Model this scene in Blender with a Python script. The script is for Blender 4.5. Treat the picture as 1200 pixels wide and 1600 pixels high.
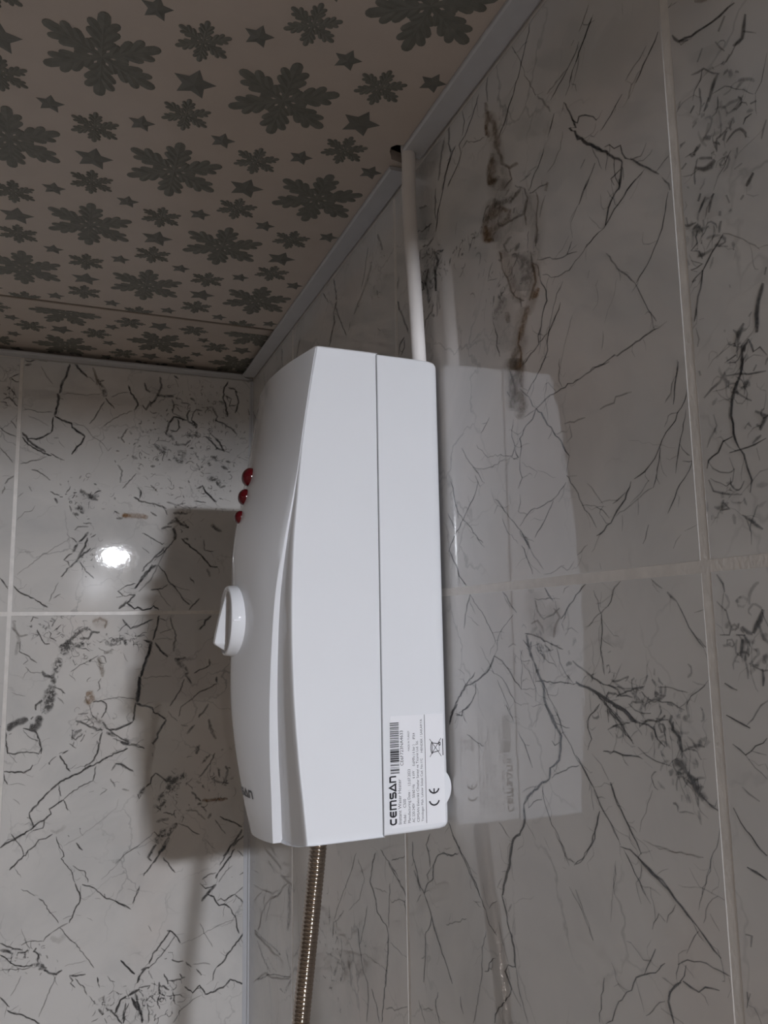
import bpy, bmesh, math, random
from mathutils import Vector, Matrix

for _o in list(bpy.data.objects):
    bpy.data.objects.remove(_o, do_unlink=True)
SC = bpy.context.scene
COL = SC.collection
random.seed(7)

# ------------------------------------------------------------------ camera
cam_data = bpy.data.cameras.new('camera')
cam = bpy.data.objects.new('camera', cam_data)
COL.objects.link(cam)
cam_data.sensor_fit = 'VERTICAL'
cam_data.sensor_height = 32.0
cam_data.sensor_width = 24.0
cam_data.lens = 1224.26 / 1600.0 * 32.0
cam_data.clip_start = 0.01
_r = Vector((0.9262, -0.3768, -0.0165)).normalized()
_f = Vector((0.3751, 0.9158, 0.1433)).normalized()
_u = _r.cross(_f).normalized()
_r = _f.cross(_u).normalized()
cam.matrix_world = Matrix(((_r.x, _u.x, -_f.x, -0.2332), (_r.y, _u.y, -_f.y, -1.0433),
                           (_r.z, _u.z, -_f.z, -0.0209), (0, 0, 0, 1)))
SC.camera = cam

# ------------------------------------------------------------------ world, exposure
world = bpy.data.worlds.new('world')
SC.world = world
world.use_nodes = True
world.node_tree.nodes['Background'].inputs[0].default_value = (0.5, 0.5, 0.52, 1)
world.node_tree.nodes['Background'].inputs[1].default_value = 0.05
SC.view_settings.view_transform = 'Standard'
SC.view_settings.look = 'None'
SC.view_settings.gamma = 1.0
SC.view_settings.use_curve_mapping = False
SC.view_settings.exposure = 0.29
LAMP_POS = (-0.072, -1.98, 0.236)
LAMP_STRENGTH = 1930.0
LAMP_COLOR = (0.93, 0.96, 1.03)

# ------------------------------------------------------------------ helpers
def new_mat(name):
    m = bpy.data.materials.new(name)
    m.use_nodes = True
    nt = m.node_tree
    return m, nt, nt.nodes['Principled BSDF']

def N(nt, kind, **kw):
    n = nt.nodes.new(kind)
    for k, v in kw.items():
        setattr(n, k, v)
    return n

def ramp(nt, src, stops):
    r = N(nt, 'ShaderNodeValToRGB')
    els = r.color_ramp.elements
    while len(els) < len(stops):
        els.new(0.5)
    for e, (p, c) in zip(els, stops):
        e.position = p
        e.color = (c[0], c[1], c[2], 1) if not isinstance(c, (int, float)) else (c, c, c, 1)
    nt.links.new(src, r.inputs[0])
    return r

def noise(nt, co, scale, detail=4, rough=0.55, dist=0.0):
    n = N(nt, 'ShaderNodeTexNoise')
    n.inputs['Scale'].default_value = scale
    n.inputs['Detail'].default_value = detail
    n.inputs['Roughness'].default_value = rough
    n.inputs['Distortion'].default_value = dist
    nt.links.new(co, n.inputs['Vector'])
    return n

def bump(nt, b, height, strength, dist=0.001):
    n = N(nt, 'ShaderNodeBump')
    n.inputs['Strength'].default_value = strength
    n.inputs['Distance'].default_value = dist
    nt.links.new(height, n.inputs['Height'])
    nt.links.new(n.outputs[0], b.inputs['Normal'])

def plain(name, col, rough=0.4, metallic=0.0, ior=1.45, grain=0.06, scale=60.0, bump_s=0.0, bump_scale=300.0):
    m, nt, b = new_mat(name)
    co = N(nt, 'ShaderNodeTexCoord').outputs['Object']
    nz = noise(nt, co, scale)
    lo = tuple(c * (1 - grain) for c in col)
    hi = tuple(min(1, c * (1 + grain)) for c in col)
    r = ramp(nt, nz.outputs[0], [(0.3, lo), (0.7, hi)])
    nt.links.new(r.outputs[0], b.inputs['Base Color'])
    b.inputs['Roughness'].default_value = rough
    b.inputs['Metallic'].default_value = metallic
    b.inputs['IOR'].default_value = ior
    if bump_s:
        bump(nt, b, noise(nt, co, bump_scale, 2).outputs[0], bump_s)
    return m

def link(name, me, mats, parent=None, smooth=False):
    o = bpy.data.objects.new(name, me)
    COL.objects.link(o)
    if not isinstance(mats, (list, tuple)):
        mats = [mats]
    for m in mats:
        me.materials.append(m)
    if smooth:
        me.polygons.foreach_set('use_smooth', [True] * len(me.polygons))
    if parent is not None:
        o.parent = parent
    return o

def bm_obj(name, bm, mats, parent=None, smooth=False):
    me = bpy.data.meshes.new(name)
    bmesh.ops.recalc_face_normals(bm, faces=bm.faces[:])
    bm.to_mesh(me)
    bm.free()
    return link(name, me, mats, parent, smooth)

def add_box(bm, lo, hi, bev=0.0, seg=2):
    r = bmesh.ops.create_cube(bm, size=1.0)
    vs = r['verts']
    for v in vs:
        v.co = Vector([lo[i] + (v.co[i] + 0.5) * (hi[i] - lo[i]) for i in range(3)])
    if bev:
        es = list({e for v in vs for e in v.link_edges})
        bmesh.ops.bevel(bm, geom=es, offset=bev, segments=seg, affect='EDGES', profile=0.5)

def box_obj(name, lo, hi, mat, parent=None, bev=0.0):
    bm = bmesh.new()
    add_box(bm, lo, hi, bev)
    return bm_obj(name, bm, mat, parent)

def add_prism(bm, pts, axis, a, b):
    """extrude a 2D outline along an axis from a to b"""
    def P(p, w):
        return {'x': (w, p[0], p[1]), 'y': (p[0], w, p[1]), 'z': (p[0], p[1], w)}[axis]
    v0 = [bm.verts.new(P(p, a)) for p in pts]
    v1 = [bm.verts.new(P(p, b)) for p in pts]
    n = len(pts)
    bm.faces.new(v0)
    bm.faces.new(v1[::-1])
    for i in range(n):
        bm.faces.new((v0[i], v1[i], v1[(i + 1) % n], v0[(i + 1) % n]))

def sweep(bm, pts, radii, segs=16, cap=True):
    rings = []
    up = Vector((0.31, 0.9, 0.2)).normalized()
    for i, p in enumerate(pts):
        t = (pts[min(i + 1, len(pts) - 1)] - pts[max(i - 1, 0)]).normalized()
        s = t.cross(up).normalized()
        q = s.cross(t).normalized()
        ring = []
        for k in range(segs):
            a = 2 * math.pi * k / segs
            ring.append(bm.verts.new(p + (s * math.cos(a) + q * math.sin(a)) * radii[i]))
        rings.append(ring)
    for a, b in zip(rings, rings[1:]):
        for k in range(segs):
            bm.faces.new((a[k], a[(k + 1) % segs], b[(k + 1) % segs], b[k]))
    if cap:
        bm.faces.new(rings[0][::-1])
        bm.faces.new(rings[-1])

def spline(ctrl, n):
    """Catmull-Rom through control points"""
    P = [Vector(c) for c in ctrl]
    P = [P[0] * 2 - P[1]] + P + [P[-1] * 2 - P[-2]]
    out = []
    m = len(P) - 3
    for i in range(n + 1):
        u = i / n * m
        k = min(int(u), m - 1)
        t = u - k
        a, b, c, d = P[k:k + 4]
        out.append(0.5 * ((2 * b) + (c - a) * t + (2 * a - 5 * b + 4 * c - d) * t * t + (3 * b - a - 3 * c + d) * t ** 3))
    return out

def interp(table, x):
    if x <= table[0][0]:
        return table[0][1]
    for (a, va), (b, vb) in zip(table, table[1:]):
        if x <= b:
            return va + (vb - va) * (x - a) / (b - a)
    return table[-1][1]

def smooth_interp(table, x):
    """monotone-ish cubic through the table"""
    n = len(table)
    if x <= table[0][0]:
        return table[0][1]
    if x >= table[-1][0]:
        return table[-1][1]
    for i in range(n - 1):
        if x <= table[i + 1][0]:
            break
    def slope(k):
        a, b = max(k - 1, 0), min(k + 1, n - 1)
        return (table[b][1] - table[a][1]) / (table[b][0] - table[a][0])
    x0, y0 = table[i]
    x1, y1 = table[i + 1]
    h = x1 - x0
    t = (x - x0) / h
    return ((2 * t ** 3 - 3 * t ** 2 + 1) * y0 + (t ** 3 - 2 * t ** 2 + t) * h * slope(i)
            + (-2 * t ** 3 + 3 * t ** 2) * y1 + (t ** 3 - t ** 2) * h * slope(i + 1))

def thing(name, loc, label, cat, group=None):
    o = bpy.data.objects.new(name, None)
    COL.objects.link(o)
    o.location = loc
    o.empty_display_size = 0.05
    o['label'] = label
    o['category'] = cat
    if group:
        o['group'] = group
    return o

def adopt(child, parent):
    """parent keeping world placement (parents here are only translated)"""
    child.parent = parent
    child.matrix_parent_inverse = Matrix.Translation(-Vector(parent.location))
    return child

# ------------------------------------------------------------------ materials
def marble_mat():
    m, nt, b = new_mat('marble_tile')
    co = N(nt, 'ShaderNodeTexCoord').outputs['Object']
    big = noise(nt, co, 7.0, 5, 0.6, 0.6)
    r1 = ramp(nt, big.outputs[0], [(0.30, (0.57, 0.565, 0.56)), (0.52, (0.67, 0.655, 0.64)), (0.75, (0.71, 0.695, 0.68))])
    warm = noise(nt, co, 5.0, 3, 0.5, 0.3)
    rw = ramp(nt, warm.outputs[0], [(0.52, (1, 1, 1)), (0.70, (1.0, 0.955, 0.93))])
    mx = N(nt, 'ShaderNodeMix', data_type='RGBA', blend_type='MULTIPLY')
    mx.inputs[0].default_value = 1.0
    nt.links.new(r1.outputs[0], mx.inputs[6])
    nt.links.new(rw.outputs[0], mx.inputs[7])
    # hair-fine secondary veins
    wob = noise(nt, co, 18.0, 4, 0.6)
    add = N(nt, 'ShaderNodeVectorMath', operation='MULTIPLY_ADD')
    add.inputs[1].default_value = (0.06, 0.06, 0.06)
    nt.links.new(wob.outputs['Color'], add.inputs[0])
    nt.links.new(co, add.inputs[2])
    vor = N(nt, 'ShaderNodeTexVoronoi', feature='DISTANCE_TO_EDGE')
    vor.inputs['Scale'].default_value = 16.0
    nt.links.new(add.outputs[0], vor.inputs['Vector'])
    rv = ramp(nt, vor.outputs['Distance'], [(0.0, 1.0), (0.022, 0.0)])
    mask = noise(nt, co, 11.0, 3)
    rm = ramp(nt, mask.outputs[0], [(0.46, 0.0), (0.66, 0.5)])
    mul = N(nt, 'ShaderNodeMath', operation='MULTIPLY')
    nt.links.new(rv.outputs[0], mul.inputs[0])
    nt.links.new(rm.outputs[0], mul.inputs[1])
    mv = N(nt, 'ShaderNodeMix', data_type='RGBA')
    nt.links.new(mul.outputs[0], mv.inputs[0])
    nt.links.new(mx.outputs[2], mv.inputs[6])
    mv.inputs[7].default_value = (0.20, 0.20, 0.21, 1)
    nt.links.new(mv.outputs[2], b.inputs['Base Color'])
    b.inputs['Roughness'].default_value = TILE_ROUGH
    b.inputs['IOR'].default_value = TILE_IOR
    bump(nt, b, noise(nt, co, 150.0, 2).outputs[0], 0.035, 0.001)
    return m

def vein_mat():
    """printed vein: fades out towards the ribbon's sides (attribute 'vein'), hue from attribute 'tint'"""
    m, nt, b = new_mat('marble_vein')
    co = N(nt, 'ShaderNodeTexCoord').outputs['Object']
    a = N(nt, 'ShaderNodeAttribute', attribute_name='vein')
    t = N(nt, 'ShaderNodeAttribute', attribute_name='tint')
    r = ramp(nt, t.outputs['Fac'], [(0.0, (0.045, 0.047, 0.053)), (0.25, (0.13, 0.13, 0.13)),
                                    (0.55, (0.30, 0.26, 0.22)), (0.8, (0.27, 0.16, 0.08)), (1.0, (0.33, 0.155, 0.04))])
    nt.links.new(r.outputs[0], b.inputs['Base Color'])
    b.inputs['Roughness'].default_value = TILE_ROUGH
    b.inputs['IOR'].default_value = TILE_IOR
    nz = noise(nt, co, 260.0, 4, 0.65)
    rn = ramp(nt, nz.outputs[0], [(0.25, 0.6), (0.55, 1.0)])
    nz2 = noise(nt, co, 70.0, 3, 0.6)
    rn2 = ramp(nt, nz2.outputs[0], [(0.3, 0.62), (0.55, 1.0)])
    m1 = N(nt, 'ShaderNodeMath', operation='MULTIPLY')
    nt.links.new(a.outputs['Fac'], m1.inputs[0])
    nt.links.new(rn.outputs[0], m1.inputs[1])
    c = N(nt, 'ShaderNodeAttribute', attribute_name='crumb')
    nz3 = noise(nt, co, 210.0, 5, 0.7, 0.4)
    rn3 = ramp(nt, nz3.outputs[0], [(0.42, 0.12), (0.56, 1.0)])
    mc = N(nt, 'ShaderNodeMix')
    nt.links.new(c.outputs['Fac'], mc.inputs[0])
    mc.inputs[2].default_value = 1.0
    nt.links.new(rn3.outputs[0], mc.inputs[3])
    m4 = N(nt, 'ShaderNodeMath', operation='MULTIPLY')
    nt.links.new(m1.outputs[0], m4.inputs[0])
    nt.links.new(mc.outputs[0], m4.inputs[1])
    m2 = N(nt, 'ShaderNodeMath', operation='MULTIPLY')
    m2.use_clamp = True
    nt.links.new(m4.outputs[0], m2.inputs[0])
    nt.links.new(rn2.outputs[0], m2.inputs[1])
    nt.links.new(m2.outputs[0], b.inputs['Alpha'])
    return m

TILE_ROUGH = 0.024
TILE_IOR = 1.9
M_TILE = marble_mat()
M_VEIN = vein_mat()
M_GROUT = plain('grout', (0.78, 0.745, 0.71), 0.34, grain=0.08, scale=90, bump_s=0.15, bump_scale=500)
M_PLASTIC = plain('white_abs_plastic', (0.74, 0.75, 0.78), 0.035, ior=1.5, grain=0.006, scale=30)
M_PLASTIC2 = plain('white_shell_plastic', (0.735, 0.745, 0.775), 0.18, grain=0.008, scale=30, bump_s=0.02, bump_scale=200)
M_DARK = plain('dark_gap', (0.05, 0.05, 0.055), 0.6)
M_PVC_TRIM = plain('pvc_trim', (0.52, 0.53, 0.56), 0.35, grain=0.03)
M_CEIL = plain('pvc_panel', (0.54, 0.475, 0.425), 0.30, grain=0.03, scale=40, bump_s=0.01)
M_FLAKE = plain('foil_print', (0.165, 0.165, 0.145), 0.42, grain=0.18, scale=120)
M_STAR = plain('foil_print_star', (0.155, 0.155, 0.14), 0.42, grain=0.12, scale=120)
M_PIPE = plain('conduit_plastic', (0.80, 0.77, 0.76), 0.35, grain=0.02)
M_INK = plain('black_ink', (0.02, 0.02, 0.025), 0.35, grain=0.1)
M_INK2 = plain('grey_ink', (0.035, 0.035, 0.04), 0.35, grain=0.1)
M_LABEL = plain('label_paper', (0.79, 0.79, 0.82), 0.22, grain=0.008)
M_VOID = plain('shaded_void', (0.03, 0.026, 0.024), 0.9, grain=0.2)  # near-black colour stands in for the shade above the ceiling panels
M_PLASTER = plain('far_wall_tile', (0.28, 0.25, 0.215), 0.25, grain=0.05, scale=8)
M_FLOOR = plain('floor_tile', (0.33, 0.26, 0.19), 0.3, grain=0.08, scale=8)
M_GREY = plain('knob_face_grey', (0.70, 0.70, 0.72), 0.3, grain=0.02)

def red_lens():
    m, nt, b = new_mat('red_lens')
    co = N(nt, 'ShaderNodeTexCoord').outputs['Object']
    r = ramp(nt, noise(nt, co, 90.0).outputs[0], [(0.3, (0.05, 0.002, 0.004)), (0.7, (0.085, 0.003, 0.006))])
    nt.links.new(r.outputs[0], b.inputs['Base Color'])
    b.inputs['Roughness'].default_value = 0.12
    b.inputs['IOR'].default_value = 1.5
    return m
M_RED = red_lens()

def steel():
    m, nt, b = new_mat('chrome_hose')
    co = N(nt, 'ShaderNodeTexCoord').outputs['Object']
    r = ramp(nt, noise(nt, co, 50.0).outputs[0], [(0.3, (0.40, 0.345, 0.30)), (0.7, (0.47, 0.41, 0.36))])
    nt.links.new(r.outputs[0], b.inputs['Base Color'])
    b.inputs['Metallic'].default_value = 1.0
    b.inputs['Roughness'].default_value = 0.13
    return m
M_CHROME = steel()

def glow():
    m, nt, b = new_mat('lamp_glass')
    b.inputs['Base Color'].default_value = (0.9, 0.9, 0.9, 1)
    b.inputs['Emission Color'].default_value = (*LAMP_COLOR, 1)
    b.inputs['Emission Strength'].default_value = LAMP_STRENGTH
    return m
M_GLOW = glow()

# ------------------------------------------------------------------ room shell
H_TRIM = 0.3181      # underside of the ceiling trim
H_PANEL = 0.3215     # underside of the near ceiling panel
ROOM_X, ROOM_Y, ROOM_Z = -1.55, -3.0, -1.95

def struct(o):
    o['kind'] = 'structure'
    return o

GROUT_IN = 0.00005
wall_right = struct(box_obj('wall_right', (GROUT_IN, -1.30, ROOM_Z), (0.10, 0.10, 0.42), M_GROUT))
wall_return = struct(box_obj('wall_return', (0.10, -1.30, ROOM_Z), (0.90, -1.20, 0.42), M_PLASTER))
light_blocker = struct(box_obj('light_blocker', (ROOM_X, -1.70, 0.2275), (0.90, -1.62, 0.42), M_PLASTER))  # unseen beam, added to keep lamp light off the ceiling and upper walls
wall_far = struct(box_obj('wall_far', (0.90, ROOM_Y, ROOM_Z), (1.0, -1.20, 0.42), M_PLASTER))
wall_back = struct(box_obj('wall_back', (ROOM_X, GROUT_IN, ROOM_Z), (GROUT_IN, 0.10, 0.42), M_GROUT))
wall_left = struct(box_obj('wall_left', (ROOM_X - 0.1, ROOM_Y, ROOM_Z), (ROOM_X, 0.10, 0.42), M_PLASTER))
wall_front = struct(box_obj('wall_front', (ROOM_X - 0.1, ROOM_Y - 0.1, ROOM_Z), (1.0, ROOM_Y, 0.42), M_PLASTER))
floor = struct(box_obj('floor', (ROOM_X - 0.1, ROOM_Y - 0.1, ROOM_Z - 0.1), (1.0, 0.10, ROOM_Z), M_FLOOR))
ceiling = struct(box_obj('ceiling', (ROOM_X - 0.1, ROOM_Y - 0.1, 0.42), (1.0, 0.10, 0.50), M_VOID))

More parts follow.
